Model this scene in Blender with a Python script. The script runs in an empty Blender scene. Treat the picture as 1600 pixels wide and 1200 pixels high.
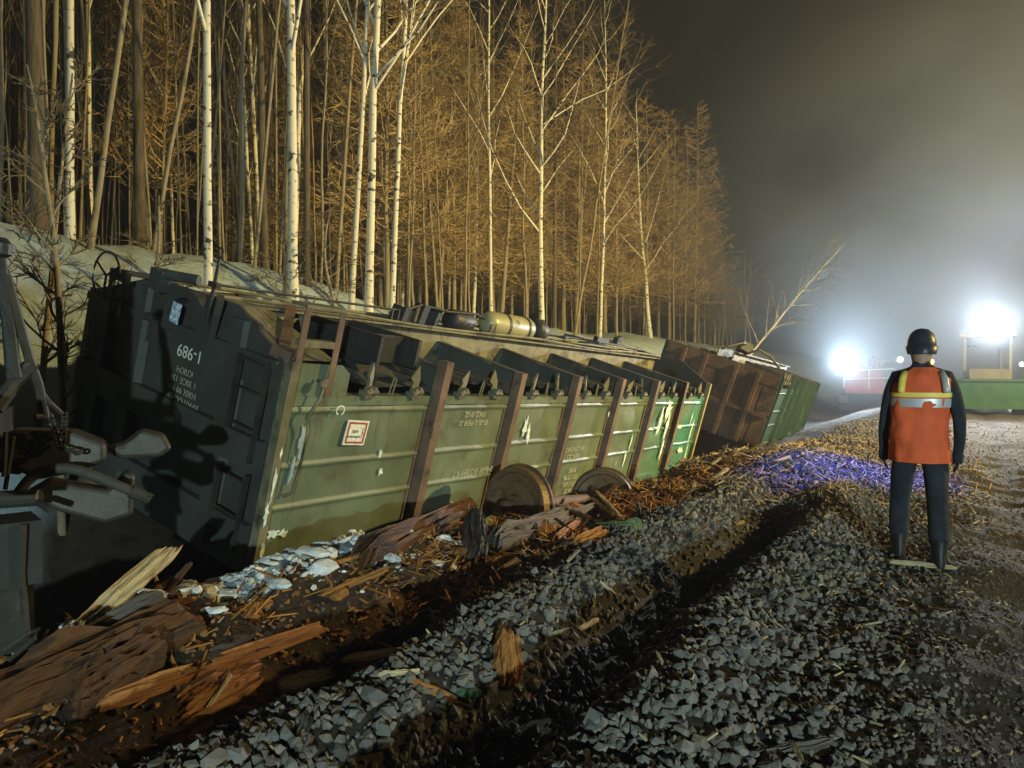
import bpy, math, random
import numpy as np
from mathutils import Matrix, Vector, Euler
from mathutils.noise import noise as mnoise

# ------------------------------------------------------------------ camera, world, light
sc = bpy.context.scene
COL = sc.collection
CAMZ = 1.5
F_PX = 1140.0
HOR = 580.0
cam_d = bpy.data.cameras.new('camera')
cam_d.sensor_width = 36.0
cam_d.lens = F_PX / 1600 * 36.0
cam_d.clip_start = 0.05
cam_d.clip_end = 1000.0
cam = bpy.data.objects.new('camera', cam_d)
COL.objects.link(cam)
cam.location = (0, 0, CAMZ)
cam.rotation_euler = (math.radians(90) - math.atan((600 - HOR) / F_PX), 0, 0)
sc.camera = cam

w = bpy.data.worlds.new('World')
sc.world = w
w.use_nodes = True
wn = w.node_tree
bg = wn.nodes['Background']
sky = wn.nodes.new('ShaderNodeTexSky')
sky.sky_type = 'NISHITA'
sky.sun_disc = False
sky.sun_elevation = math.radians(-4.0)      # long after sunset
sky.sun_rotation = math.radians(200)
wn.links.new(sky.outputs['Color'], bg.inputs['Color'])
bg.inputs['Strength'].default_value = 0.05

sc.view_settings.view_transform = 'Standard'
sc.view_settings.look = 'None'
sc.view_settings.gamma = 1.0
sc.view_settings.use_curve_mapping = False
sc.view_settings.exposure = 0.0
sc.cycles.use_denoising = True
try:
    sc.cycles.denoiser = 'OPENIMAGEDENOISE'
except Exception:
    pass
sc.cycles.max_bounces = 5
sc.cycles.diffuse_bounces = 3
sc.cycles.glossy_bounces = 2
sc.cycles.transmission_bounces = 4
sc.cycles.volume_bounces = 0
sc.cycles.sample_clamp_indirect = 4.0
sc.cycles.use_light_tree = True
sc.cycles.volume_step_rate = 3.0
sc.cycles.volume_max_steps = 96


def lamp(name, kind, loc, target, energy, color, size=0.3, angle=100, blend=0.5):
    d = bpy.data.lights.new(name, kind)
    d.energy = energy
    d.color = color
    d.shadow_soft_size = size
    if kind == 'SPOT':
        d.spot_size = math.radians(angle)
        d.spot_blend = blend
    o = bpy.data.objects.new(name, d)
    COL.objects.link(o)
    o.location = loc
    v = Vector(target) - Vector(loc)
    o.rotation_euler = v.to_track_quat('-Z', 'Y').to_euler()
    return o


# work lamps of the recovery site
SODIUM = lamp('sodium_flood', 'SPOT', (25, 7, 8.5), (3.2, 32, 5.0), 70000, (1.0, 0.76, 0.27), 0.35, 130, 1.0)
FLOOD = lamp('site_flood', 'SPOT', (2.3, -14.0, 2.3), (-1.6, 9.0, 2.0), 9800, (0.74, 1.0, 0.97), 0.12, 46, 0.8)
BLUE = lamp('blue_spot', 'SPOT', (9.5, 12.5, 5.5), (4.6, 9.9, 0.0), 15000, (0.02, 0.10, 1.0), 0.1, 21, 1.0)

# ------------------------------------------------------------------ frames of the place
O = np.array([-1.915, 6.211, 1.593])          # near floor corner of the overturned wagon
AX = np.array([0.5279, 0.8487, -0.0309])
AY = np.array([-0.8177, 0.5178, 0.2516])
AZ = np.array([0.2296, -0.1075, 0.9673])
YAW = 0.5564
A2 = np.array([math.sin(YAW), math.cos(YAW)])       # along the line
H2 = np.array([-math.cos(YAW), math.sin(YAW)])      # towards the forest
O2 = O[:2]


def st(x, y):
    dx = np.asarray(x) - O2[0]
    dy = np.asarray(y) - O2[1]
    return dx * A2[0] + dy * A2[1], dx * H2[0] + dy * H2[1]


def xy(s, t):
    return O2[0] + s * A2[0] + t * H2[0], O2[1] + s * A2[1] + t * H2[1]


# ---- numpy value noise
_rng = np.random.default_rng(7)
_tab = _rng.random((256, 256)) * 2 - 1


def vnoise(x, y):
    xi = np.floor(x).astype(int)
    yi = np.floor(y).astype(int)
    fx = x - xi
    fy = y - yi
    fx = fx * fx * (3 - 2 * fx)
    fy = fy * fy * (3 - 2 * fy)
    g = lambda i, j: _tab[i & 255, j & 255]
    return (g(xi, yi) * (1 - fx) + g(xi + 1, yi) * fx) * (1 - fy) + (g(xi, yi + 1) * (1 - fx) + g(xi + 1, yi + 1) * fx) * fy


def fbm(x, y, octv=4):
    r = 0
    a = 1.0
    for k in range(octv):
        r = r + a * vnoise(x * 2 ** k + 13.7 * k, y * 2 ** k + 5.1 * k)
        a *= 0.5
    return r


def sm(x, a, b):
    u = np.clip((x - a) / (b - a), 0, 1)
    return u * u * (3 - 2 * u)


def gauss(x, c, wd):
    return np.exp(-((x - c) / wd) ** 2)


TK = np.array([-400, -60, -14, -10, -6, -3.9, -2.5, -1.9, -0.9, -0.2, 0.6, 1.6, 3.2, 4.4, 6.0, 7.2, 9, 14, 40, 400.0])
ZK = np.array([-1.0, -0.6, -0.2, -0.05, 0, 0.02, 0.06, -0.02, -0.02, -0.18, -0.55, -0.75, -0.35, 0.75, 2.75, 3.6, 3.95, 4.2, 5.5, 7.0])


def ground_z(s, t):
    s = np.asarray(s, float)
    t = np.asarray(t, float)
    base = (np.interp(t - 0.25, TK, ZK) + np.interp(t, TK, ZK) + np.interp(t + 0.25, TK, ZK)) / 3
    # lower hillside farther along
    hill = sm(t, 3.6, 8.0)
    base = base - hill * 0.75 * sm(s, 5, 13)
    base = base + hill * 0.22 * fbm(s * 0.28 + 3, t * 0.35, 3)
    # the ditch sinks along the wagon
    wdt = sm(t, -2.4, -0.8) * (1 - sm(t, 3.0, 5.0))
    base = base - 0.38 * sm(s, 1.5, 8) * wdt
    # the deep ditch before the near end
    base = base - 0.75 * (1 - sm(s, -1.2, 0.6)) * sm(t, -0.55, 0.5) * (1 - sm(t, 3.0, 5.0))
    # furrow and berms in the ballast
    fade = sm(s, -9, -5) * (1 - sm(s, 3.0, 3.9))
    wob = 0.10 * vnoise(s * 0.8 + 2.0, s * 0 + 9.0)
    base = base - 0.37 * gauss(t, -3.22 + wob, 0.24) * fade
    base = base + 0.13 * gauss(t, -3.75 + wob, 0.35) * sm(s, -9, -5) * (1 - sm(s, 4, 7))
    base = base + 0.10 * gauss(t, -2.55 + wob, 0.35) * (1 - sm(s, 4, 7))
    # trough at the left foot, heap of snow and timber before the near corner
    base = base - 0.42 * gauss(t, -1.95, 0.33) * (1 - sm(s, -1.2, 0.2))
    base = base + 0.22 * gauss(t, -0.80, 0.5) * gauss(s, -0.7, 1.7)
    # hole by the wheels
    base = base - 0.20 * gauss(t, -1.35, 0.45) * gauss(s, 3.2, 1.5)
    # heap farther on
    base = base + 0.35 * gauss(t, -1.2, 0.9) * gauss(s, 8.5, 2.2)
    base = base + 0.25 * gauss(t, -2.8, 0.8) * gauss(s, 7.4, 1.2)
    # wheel ruts on the right
    base = base - 0.05 * gauss(t, -5.4, 0.25) - 0.05 * gauss(t, -7.0, 0.25)
    near = sm(s, -30, -10) * (1 - sm(s, 20, 40))
    base = base + near * 0.050 * fbm(s * 1.7, t * 1.7, 4)
    deb = sm(t, -2.6, -1.6) * (1 - sm(t, 0.0, 1.5)) * near
    base = base + deb * 0.07 * fbm(s * 3.1 + 40, t * 4.3, 3)
    return base


def gz(x, y):
    s, t = st(x, y)
    return float(ground_z(s, t))


def hit(px, py, dmax=80):
    """where the line of sight through a photo pixel meets the ground"""
    dx = (px - 800) / F_PX
    dz = -(py - HOR) / F_PX
    D = np.linspace(1.2, dmax, 6000)
    s, t = st(dx * D, D)
    d = CAMZ + dz * D - ground_z(s, t)
    k = np.argmax(d < 0)
    if d[k] >= 0:
        k = len(D) - 1
    return np.array([dx * D[k], D[k], CAMZ + dz * D[k]])


def at(px, py, D):
    return np.array([(px - 800) / F_PX * D, D, CAMZ - (py - HOR) / F_PX * D])


# ------------------------------------------------------------------ materials
def mat(name, color, rough=0.7, metal=0.0, var=0.3, scale=6.0, second=None, sec_scale=3.0, sec_lo=0.5, sec_hi=0.6,
        bump=0.0, bscale=30.0, stretch=(1, 1, 1), emit=None, attr=None, coord='Object', spec=0.4):
    m = bpy.data.materials.new(name)
    m.use_nodes = True
    nt = m.node_tree
    b = nt.nodes['Principled BSDF']
    b.inputs['Roughness'].default_value = rough
    b.inputs['Metallic'].default_value = metal
    b.inputs['Specular IOR Level'].default_value = spec
    tc = nt.nodes.new('ShaderNodeTexCoord')
    mp = nt.nodes.new('ShaderNodeMapping')
    mp.inputs['Scale'].default_value = stretch
    nt.links.new(tc.outputs[coord], mp.inputs['Vector'])
    n = nt.nodes.new('ShaderNodeTexNoise')
    n.inputs['Scale'].default_value = scale
    n.inputs['Detail'].default_value = 6
    nt.links.new(mp.outputs[0], n.inputs['Vector'])
    r = nt.nodes.new('ShaderNodeValToRGB')
    r.color_ramp.elements[0].position = 0.3
    r.color_ramp.elements[1].position = 0.72
    c = np.array(color)
    r.color_ramp.elements[0].color = (*np.clip(c * (1 - var), 0, 1), 1)
    r.color_ramp.elements[1].color = (*np.clip(c * (1 + var), 0, 1), 1)
    nt.links.new(n.outputs['Fac'], r.inputs['Fac'])
    out = r.outputs['Color']
    if second is not None:
        n2 = nt.nodes.new('ShaderNodeTexNoise')
        n2.inputs['Scale'].default_value = sec_scale
        n2.inputs['Detail'].default_value = 8
        n2.inputs['Roughness'].default_value = 0.65
        nt.links.new(mp.outputs[0], n2.inputs['Vector'])
        r2 = nt.nodes.new('ShaderNodeValToRGB')
        r2.color_ramp.elements[0].position = sec_lo
        r2.color_ramp.elements[1].position = sec_hi
        nt.links.new(n2.outputs['Fac'], r2.inputs['Fac'])
        mx = nt.nodes.new('ShaderNodeMix')
        mx.data_type = 'RGBA'
        nt.links.new(r2.outputs['Color'], mx.inputs['Factor'])
        nt.links.new(out, mx.inputs[6])
        mx.inputs[7].default_value = (*second, 1)
        out = mx.outputs[2]
    if attr:
        at_ = nt.nodes.new('ShaderNodeAttribute')
        at_.attribute_name = attr
        mx = nt.nodes.new('ShaderNodeMix')
        mx.data_type = 'RGBA'
        mx.blend_type = 'MULTIPLY'
        mx.inputs['Factor'].default_value = 1.0
        nt.links.new(out, mx.inputs[6])
        nt.links.new(at_.outputs['Color'], mx.inputs[7])
        out = mx.outputs[2]
    nt.links.new(out, b.inputs['Base Color'])
    if bump:
        nb = nt.nodes.new('ShaderNodeTexNoise')
        nb.inputs['Scale'].default_value = bscale
        nb.inputs['Detail'].default_value = 5
        nt.links.new(mp.outputs[0], nb.inputs['Vector'])
        bp = nt.nodes.new('ShaderNodeBump')
        bp.inputs['Strength'].default_value = bump
        bp.inputs['Distance'].default_value = 0.02
        nt.links.new(nb.outputs['Fac'], bp.inputs['Height'])
        nt.links.new(bp.outputs[0], b.inputs['Normal'])
    if emit:
        b.inputs['Emission Color'].default_value = (*emit[0], 1)
        b.inputs['Emission Strength'].default_value = emit[1]
    return m


M = {}
M['paint'] = mat('green_wagon_paint', (0.130, 0.162, 0.108), 0.45, 0, 0.3, 1.3, (0.085, 0.075, 0.045), 1.7, 0.52, 0.70, 0.10, 9)
M['post'] = mat('rusty_brown_post', (0.145, 0.088, 0.058), 0.6, 0, 0.4, 3.0, (0.05, 0.038, 0.03), 4.0, 0.56, 0.66, 0.15, 40)
M['post_end'] = mat('ochre_worn_post', (0.34, 0.25, 0.10), 0.55, 0, 0.3, 3.0, (0.12, 0.14, 0.07), 4.0, 0.56, 0.66, 0.1, 40)
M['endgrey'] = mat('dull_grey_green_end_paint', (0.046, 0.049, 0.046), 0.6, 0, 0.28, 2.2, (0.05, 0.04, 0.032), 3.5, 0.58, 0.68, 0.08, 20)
M['dark'] = mat('dark_greasy_steel', (0.035, 0.036, 0.036), 0.5, 0.2, 0.4, 5.0, (0.07, 0.05, 0.03), 6, 0.55, 0.7, 0.2, 40)
M['sill'] = mat('dusty_olive_steel', (0.17, 0.155, 0.095), 0.6, 0, 0.35, 3.5, (0.06, 0.05, 0.035), 3.0, 0.5, 0.62, 0.15, 25)
M['hatch'] = mat('dark_hatch_steel', (0.055, 0.058, 0.055), 0.65, 0, 0.35, 2.2, (0.12, 0.085, 0.055), 2.0, 0.54, 0.6, 0.15, 25)
M['tank'] = mat('brass_toned_tank_paint', (0.32, 0.30, 0.17), 0.38, 0.1, 0.25, 3.0, (0.10, 0.08, 0.05), 4.0, 0.58, 0.72, 0.08, 30)
M['white'] = mat('white_stencil_paint', (0.72, 0.73, 0.66), 0.7, 0, 0.25, 30)
M['stencil'] = mat('faded_stencil_paint', (0.42, 0.42, 0.33), 0.7, 0, 0.3, 30)
M['scrape'] = mat('scraped_pale_primer', (0.62, 0.72, 0.68), 0.6, 0, 0.25, 20, bump=0.2)
M['red'] = mat('red_sign_paint', (0.38, 0.07, 0.04), 0.5, 0, 0.2, 20)
M['bluetag'] = mat('blue_white_tag', (0.25, 0.36, 0.55), 0.5, 0, 0.2, 20, (0.75, 0.8, 0.85), 22, 0.5, 0.55)
M['ice'] = mat('iced_water_stain', (0.33, 0.42, 0.46), 0.3, 0, 0.3, 4, (0.16, 0.22, 0.14), 5, 0.5, 0.65)
M['rust'] = mat('brown_rust', (0.13, 0.072, 0.038), 0.75, 0.1, 0.4, 5.0, (0.05, 0.035, 0.025), 5, 0.5, 0.65, 0.3, 40)
M['wheel'] = mat('worn_wheel_steel', (0.17, 0.105, 0.055), 0.5, 0.3, 0.35, 4.0, (0.06, 0.045, 0.03), 5, 0.5, 0.65, 0.2, 40)
M['snow'] = mat('crusted_snow', (0.82, 0.84, 0.86), 0.75, 0, 0.12, 4.0, bump=0.5, bscale=14)
M['bark_dark'] = mat('dark_conifer_bark', (0.09, 0.068, 0.045), 0.9, 0, 0.4, 6.0, bump=0.6, bscale=12, stretch=(3, 3, 0.6))
M['bark_thin'] = mat('young_tree_bark', (0.23, 0.185, 0.115), 0.8, 0, 0.3, 4.0, (0.08, 0.06, 0.04), 4, 0.55, 0.66, stretch=(2, 2, 0.6))
M['twig'] = mat('bare_twig_bark', (0.12, 0.088, 0.045), 0.85, 0, 0.3, 3.0)
M['larch_twig'] = mat('larch_twig_bark', (0.34, 0.235, 0.105), 0.85, 0, 0.3, 2.0)
M['bough'] = mat('alder_bark', (0.24, 0.19, 0.12), 0.85, 0, 0.35, 5.0)
M['wood'] = mat('split_orange_timber', (0.42, 0.185, 0.05), 0.75, 0, 0.35, 5.0, (0.16, 0.065, 0.02), 5, 0.5, 0.65, 0.6, 30, stretch=(0.25, 3, 3))
M['wood_pale'] = mat('pale_split_timber', (0.55, 0.44, 0.25), 0.75, 0, 0.25, 5.0, (0.28, 0.19, 0.09), 5, 0.52, 0.66, 0.6, 30, stretch=(0.25, 3, 3))
M['wood_grey'] = mat('tarred_grey_timber', (0.12, 0.10, 0.085), 0.8, 0, 0.35, 5.0, (0.05, 0.04, 0.03), 4, 0.5, 0.65, 0.7, 25, stretch=(0.25, 3, 3))
M['wood_dark'] = mat('dark_soaked_timber', (0.115, 0.048, 0.016), 0.7, 0, 0.4, 4.0, (0.03, 0.018, 0.01), 4, 0.5, 0.62, 0.7, 25, stretch=(0.25, 3, 3))
M['moss'] = mat('mossy_timber', (0.13, 0.17, 0.07), 0.85, 0, 0.4, 8.0, (0.28, 0.33, 0.16), 6, 0.52, 0.6, 0.6, 30)
M['clay'] = mat('orange_clay_clod', (0.34, 0.15, 0.042), 0.9, 0, 0.35, 7.0, bump=0.6, bscale=20)
M['stone'] = mat('crushed_grey_ballast', (0.145, 0.143, 0.136), 0.75, 0, 0.28, 14.0, bump=0.25, bscale=60, attr='tint')
M['cloth_dark'] = mat('dark_work_cloth', (0.022, 0.026, 0.038), 0.9, 0, 0.4, 9, (0.05, 0.045, 0.035), 4, 0.55, 0.75, bump=1.0, bscale=9)
M['vest'] = mat('orange_vest_cloth', (0.78, 0.125, 0.04), 0.8, 0, 0.12, 9, bump=0.3, bscale=14)
M['band'] = mat('yellow_reflective_band', (0.95, 0.72, 0.14), 0.45, 0, 0.08, 9)
M['bandgrey'] = mat('silver_reflective_band', (0.55, 0.55, 0.58), 0.4, 0.2, 0.08, 9)
M['helmet'] = mat('dark_blue_helmet', (0.03, 0.04, 0.055), 0.4, 0, 0.1, 9)
M['skin'] = mat('skin', (0.45, 0.28, 0.20), 0.6, 0, 0.1, 9)
M['boot'] = mat('black_boot_leather', (0.015, 0.015, 0.017), 0.5, 0, 0.2, 9)
M['machine'] = mat('dusty_machine_paint', (0.16, 0.15, 0.12), 0.6, 0, 0.25, 3)
M['machine_green'] = mat('green_blade_paint', (0.03, 0.10, 0.065), 0.45, 0, 0.2, 3)
M['machine_red'] = mat('red_machine_paint', (0.30, 0.03, 0.018), 0.45, 0, 0.2, 3)
M['glass'] = mat('dark_cab_glass', (0.02, 0.025, 0.03), 0.08, 0, 0.1, 3, spec=0.8)
M['lamp_white'] = mat('lit_lamp_lens', (0.9, 0.9, 0.9), 0.4, emit=((1.0, 0.93, 0.78), 160.0))
M['lamp_small'] = mat('lit_marker_lens', (0.9, 0.9, 0.9), 0.4, emit=((1.0, 0.9, 0.75), 40.0))
M['lamp_amber'] = mat('lit_amber_lens', (0.9, 0.6, 0.2), 0.4, emit=((1.0, 0.45, 0.06), 14.0))
M['iron'] = mat('grey_coupler_iron', (0.055, 0.048, 0.038), 0.5, 0.2, 0.35, 6, (0.03, 0.026, 0.02), 6, 0.5, 0.65, 0.06, 40)
M['hose'] = mat('dusty_rubber_hose', (0.05, 0.045, 0.036), 0.75, 0, 0.3, 8, bump=0.2)
M['chip'] = mat('pale_wood_chip', (0.48, 0.38, 0.22), 0.8, 0, 0.3, 9, attr='tint')
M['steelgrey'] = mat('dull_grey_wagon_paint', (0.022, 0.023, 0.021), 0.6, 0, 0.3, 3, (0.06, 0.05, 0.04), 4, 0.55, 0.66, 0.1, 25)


def birch_material():
    m = bpy.data.materials.new('white_birch_bark')
    m.use_nodes = True
    nt = m.node_tree
    b = nt.nodes['Principled BSDF']
    b.inputs['Roughness'].default_value = 0.75
    tc = nt.nodes.new('ShaderNodeTexCoord')
    mp = nt.nodes.new('ShaderNodeMapping')
    mp.inputs['Scale'].default_value = (3.2, 3.2, 6.5)
    nt.links.new(tc.outputs['Object'], mp.inputs['Vector'])
    n = nt.nodes.new('ShaderNodeTexNoise')
    n.inputs['Scale'].default_value = 1.6
    n.inputs['Detail'].default_value = 4
    nt.links.new(mp.outputs[0], n.inputs['Vector'])
    r = nt.nodes.new('ShaderNodeValToRGB')
    r.color_ramp.elements[0].position = 0.35
    r.color_ramp.elements[0].color = (0.035, 0.03, 0.025, 1)
    r.color_ramp.elements[1].position = 0.44
    r.color_ramp.elements[1].color = (0.58, 0.54, 0.45, 1)
    nt.links.new(n.outputs['Fac'], r.inputs['Fac'])
    n2 = nt.nodes.new('ShaderNodeTexNoise')
    n2.inputs['Scale'].default_value = 0.9
    nt.links.new(tc.outputs['Object'], n2.inputs['Vector'])
    mx = nt.nodes.new('ShaderNodeMix')
    mx.data_type = 'RGBA'
    mx.blend_type = 'MULTIPLY'
    mx.inputs['Factor'].default_value = 0.5
    nt.links.new(r.outputs['Color'], mx.inputs[6])
    nt.links.new(n2.outputs['Color'], mx.inputs[7])
    nt.links.new(r.outputs['Color'], b.inputs['Base Color'])
    return m


M['birch'] = birch_material()


def weather_paint(m):
    """rust and mud streaks running along the height of the wall, and the teal repaint of the far bays"""
    nt = m.node_tree
    b = nt.nodes['Principled BSDF']
    src = b.inputs['Base Color'].links[0].from_socket
    tc = nt.nodes.new('ShaderNodeTexCoord')

    def layer(src, fac, col):
        mx = nt.nodes.new('ShaderNodeMix')
        mx.data_type = 'RGBA'
        nt.links.new(fac, mx.inputs['Factor'])
        nt.links.new(src, mx.inputs[6])
        mx.inputs[7].default_value = (*col, 1)
        return mx.outputs[2]

    def streak(scale, stretch, lo, hi, top):
        mp = nt.nodes.new('ShaderNodeMapping')
        mp.inputs['Scale'].default_value = stretch
        nt.links.new(tc.outputs['Object'], mp.inputs['Vector'])
        n = nt.nodes.new('ShaderNodeTexNoise')
        n.inputs['Scale'].default_value = scale
        n.inputs['Detail'].default_value = 7
        n.inputs['Roughness'].default_value = 0.65
        nt.links.new(mp.outputs[0], n.inputs['Vector'])
        r = nt.nodes.new('ShaderNodeMapRange')
        r.inputs['From Min'].default_value = lo
        r.inputs['From Max'].default_value = hi
        r.inputs['To Max'].default_value = top
        nt.links.new(n.outputs['Fac'], r.inputs['Value'])
        return r.outputs[0]
    sx = nt.nodes.new('ShaderNodeSeparateXYZ')
    nt.links.new(tc.outputs['Object'], sx.inputs[0])
    mr = nt.nodes.new('ShaderNodeMapRange')
    mr.inputs['From Min'].default_value = 7.6
    mr.inputs['From Max'].default_value = 11.0
    nt.links.new(sx.outputs['X'], mr.inputs['Value'])
    ad = nt.nodes.new('ShaderNodeMath')
    ad.operation = 'MULTIPLY'
    nt.links.new(mr.outputs[0], ad.inputs[0])
    nt.links.new(streak(1.1, (1, 1, 1), 0.36, 0.50, 1.0), ad.inputs[1])
    c = layer(src, ad.outputs[0], (0.05, 0.19, 0.13))
    c = layer(c, streak(2.2, (5, 1, 0.45), 0.56, 0.72, 0.75), (0.075, 0.052, 0.03))
    c = layer(c, streak(9.0, (1, 1, 1), 0.66, 0.72, 0.8), (0.06, 0.04, 0.025))
    c = layer(c, streak(3.0, (1.4, 1, 0.8), 0.70, 0.715, 0.9), (0.42, 0.52, 0.46))
    nt.links.new(c, b.inputs['Base Color'])


weather_paint(M['paint'])


def ground_material():
    """snow on the hillside, soil in the ditch, dusty grey grit on the track bed: masks from a point attribute"""
    m = bpy.data.materials.new('trackside_ground')
    m.use_nodes = True
    nt = m.node_tree
    b = nt.nodes['Principled BSDF']
    b.inputs['Roughness'].default_value = 0.9
    a = nt.nodes.new('ShaderNodeAttribute')
    a.attribute_name = 'cover'        # R snow, G gravel grit, B orange clay
    sep = nt.nodes.new('ShaderNodeSeparateColor')
    nt.links.new(a.outputs['Color'], sep.inputs[0])
    tc = nt.nodes.new('ShaderNodeTexCoord')

    def noise(scale, lo, hi, c0, c1, detail=8):
        n = nt.nodes.new('ShaderNodeTexNoise')
        n.inputs['Scale'].default_value = scale
        n.inputs['Detail'].default_value = detail
        n.inputs['Roughness'].default_value = 0.65
        nt.links.new(tc.outputs['Object'], n.inputs['Vector'])
        r = nt.nodes.new('ShaderNodeValToRGB')
        r.color_ramp.elements[0].position = lo
        r.color_ramp.elements[1].position = hi
        r.color_ramp.elements[0].color = (*c0, 1)
        r.color_ramp.elements[1].color = (*c1, 1)
        nt.links.new(n.outputs['Fac'], r.inputs['Fac'])
        return r.outputs['Color'], n.outputs['Fac']
    soil, sf = noise(5, 0.35, 0.7, (0.014, 0.009, 0.006), (0.06, 0.034, 0.017))
    grit, gf = noise(22, 0.3, 0.7, (0.013, 0.0105, 0.008), (0.058, 0.048, 0.037))
    clay, cf = noise(7, 0.35, 0.65, (0.07, 0.03, 0.01), (0.32, 0.145, 0.04))
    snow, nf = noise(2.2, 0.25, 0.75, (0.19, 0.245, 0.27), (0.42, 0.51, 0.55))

    def mix(f, x, y):
        mx = nt.nodes.new('ShaderNodeMix')
        mx.data_type = 'RGBA'
        nt.links.new(f, mx.inputs['Factor'])
        nt.links.new(x, mx.inputs[6])
        nt.links.new(y, mx.inputs[7])
        return mx.outputs[2]
    c = mix(sep.outputs[1], soil, grit)
    c = mix(sep.outputs[2], c, clay)
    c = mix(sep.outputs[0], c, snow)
    nt.links.new(c, b.inputs['Base Color'])
    bp = nt.nodes.new('ShaderNodeBump')
    bp.inputs['Strength'].default_value = 0.7
    bp.inputs['Distance'].default_value = 0.03
    nt.links.new(gf, bp.inputs['Height'])
    nt.links.new(bp.outputs[0], b.inputs['Normal'])
    return m


M['ground'] = ground_material()


# ------------------------------------------------------------------ mesh helpers
class MB:
    def __init__(self):
        self.v = []
        self.f = []

    def add(self, vs, fs):
        k = len(self.v)
        self.v.extend([tuple(map(float, q)) for q in vs])
        self.f.extend([tuple(i + k for i in q) for q in fs])
        return self

    def box(self, c, size, rot=None):
        sx, sy, sz = [q / 2 for q in size]
        vs = [Vector((x * sx, y * sy, z * sz)) for x in (-1, 1) for y in (-1, 1) for z in (-1, 1)]
        if rot is not None:
            R = rot if isinstance(rot, Matrix) else Euler(rot).to_matrix()
            vs = [R @ q for q in vs]
        c = Vector(c)
        self.add([q + c for q in vs], [(0, 1, 3, 2), (4, 6, 7, 5), (0, 4, 5, 1), (2, 3, 7, 6), (0, 2, 6, 4), (1, 5, 7, 3)])
        return self

    def bar(self, p0, p1, wd, ht, up=(0, 0, 1)):
        p0 = Vector(p0)
        p1 = Vector(p1)
        d = (p1 - p0)
        x = d.normalized()
        u = Vector(up)
        y = u.cross(x)
        if y.length < 1e-4:
            y = Vector((1, 0, 0)).cross(x)
        y.normalize()
        z = x.cross(y)
        R = Matrix((x, y, z)).transposed()
        return self.box((p0 + p1) / 2, (d.length, wd, ht), R)

    def tube(self, pts, rad, n=6, cap=True, closed=False):
        P = np.asarray(pts, float)
        m = len(P)
        R = np.full(m, rad, float) if np.isscalar(rad) else np.asarray(rad, float)
        T = np.gradient(P, axis=0) if m > 2 else np.repeat((P[1] - P[0])[None], 2, 0)
        if closed:
            T = np.roll(P, -1, 0) - np.roll(P, 1, 0)
        T = T / (np.linalg.norm(T, axis=1)[:, None] + 1e-9)
        ref = np.array([0, 0, 1.0]) if abs(T[:, 2]).mean() < 0.8 else np.array([1.0, 0, 0])
        U = np.cross(T, ref)
        U /= np.linalg.norm(U, axis=1)[:, None] + 1e-9
        W = np.cross(T, U)
        ang = np.arange(n) * 2 * math.pi / n
        V = P[:, None, :] + R[:, None, None] * (np.cos(ang)[None, :, None] * U[:, None, :] + np.sin(ang)[None, :, None] * W[:, None, :])
        k = len(self.v)
        self.v.extend(map(tuple, V.reshape(-1, 3).tolist()))
        for i in range(m if closed else m - 1):
            j = (i + 1) % m
            for a in range(n):
                b = (a + 1) % n
                self.f.append((k + i * n + a, k + i * n + b, k + j * n + b, k + j * n + a))
        if cap and not closed:
            self.f.append(tuple(k + a for a in range(n))[::-1])
            self.f.append(tuple(k + (m - 1) * n + a for a in range(n)))
        return self

    def lathe(self, prof, axis_o, axis_d, n=24):
        """prof: (along, radius) pairs"""
        d = Vector(axis_d).normalized()
        u = d.orthogonal().normalized()
        wv = d.cross(u)
        o = Vector(axis_o)
        vs = []
        for (h, r) in prof:
            for i in range(n):
                a = 2 * math.pi * i / n
                vs.append(o + d * h + (u * math.cos(a) + wv * math.sin(a)) * r)
        fs = []
        for j in range(len(prof) - 1):
            for i in range(n):
                b = (i + 1) % n
                fs.append((j * n + i, j * n + b, (j + 1) * n + b, (j + 1) * n + i))
        fs.append(tuple(range(n))[::-1])
        fs.append(tuple((len(prof) - 1) * n + i for i in range(n)))
        return self.add(vs, fs)

    def prism(self, poly, origin, u, v, depth):
        """extrude a polygon given in (u,v) by depth along u x v"""
        u = Vector(u)
        v = Vector(v)
        nrm = u.cross(v).normalized() * depth
        o = Vector(origin)
        a = [o + u * p[0] + v * p[1] for p in poly]
        b = [q + nrm for q in a]
        n = len(a)
        fs = [tuple(range(n))[::-1], tuple(range(n, 2 * n))]
        for i in range(n):
            j = (i + 1) % n
            fs.append((i, j, n + j, n + i))
        return self.add(a + b, fs)

    def mesh(self, name, material, smooth=False):
        me = bpy.data.meshes.new(name)
        me.from_pydata(self.v, [], self.f)
        if isinstance(material, str):
            material = M[material]
        me.materials.append(material)
        if smooth:
            me.polygons.foreach_set('use_smooth', [True] * len(me.polygons))
        me.update()
        return me

    def build(self, name, material, parent=None, smooth=False):
        return link(name, self.mesh(name, material, smooth), parent)


def link(name, me, parent=None):
    o = bpy.data.objects.new(name, me)
    COL.objects.link(o)
    if parent is not None:
        o.parent = parent
    return o


def tag(o, label=None, cat=None, group=None, kind=None):
    if label:
        o['label'] = label
    if cat:
        o['category'] = cat
    if group:
        o['group'] = group
    if kind:
        o['kind'] = kind
    return o


def empty(name, loc=(0, 0, 0), rot=None, matrix=None):
    o = bpy.data.objects.new(name, None)
    o.empty_display_size = 0.2
    COL.objects.link(o)
    if matrix is not None:
        o.matrix_world = matrix
    else:
        o.location = loc
        if rot is not None:
            o.rotation_euler = rot
    return o


def copy_tree(o, parent=None):
    c = o.copy()
    COL.objects.link(c)
    c.parent = parent
    for ch in o.children:
        copy_tree(ch, c)
    return c


def smooth_angle(o):
    return o


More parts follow.
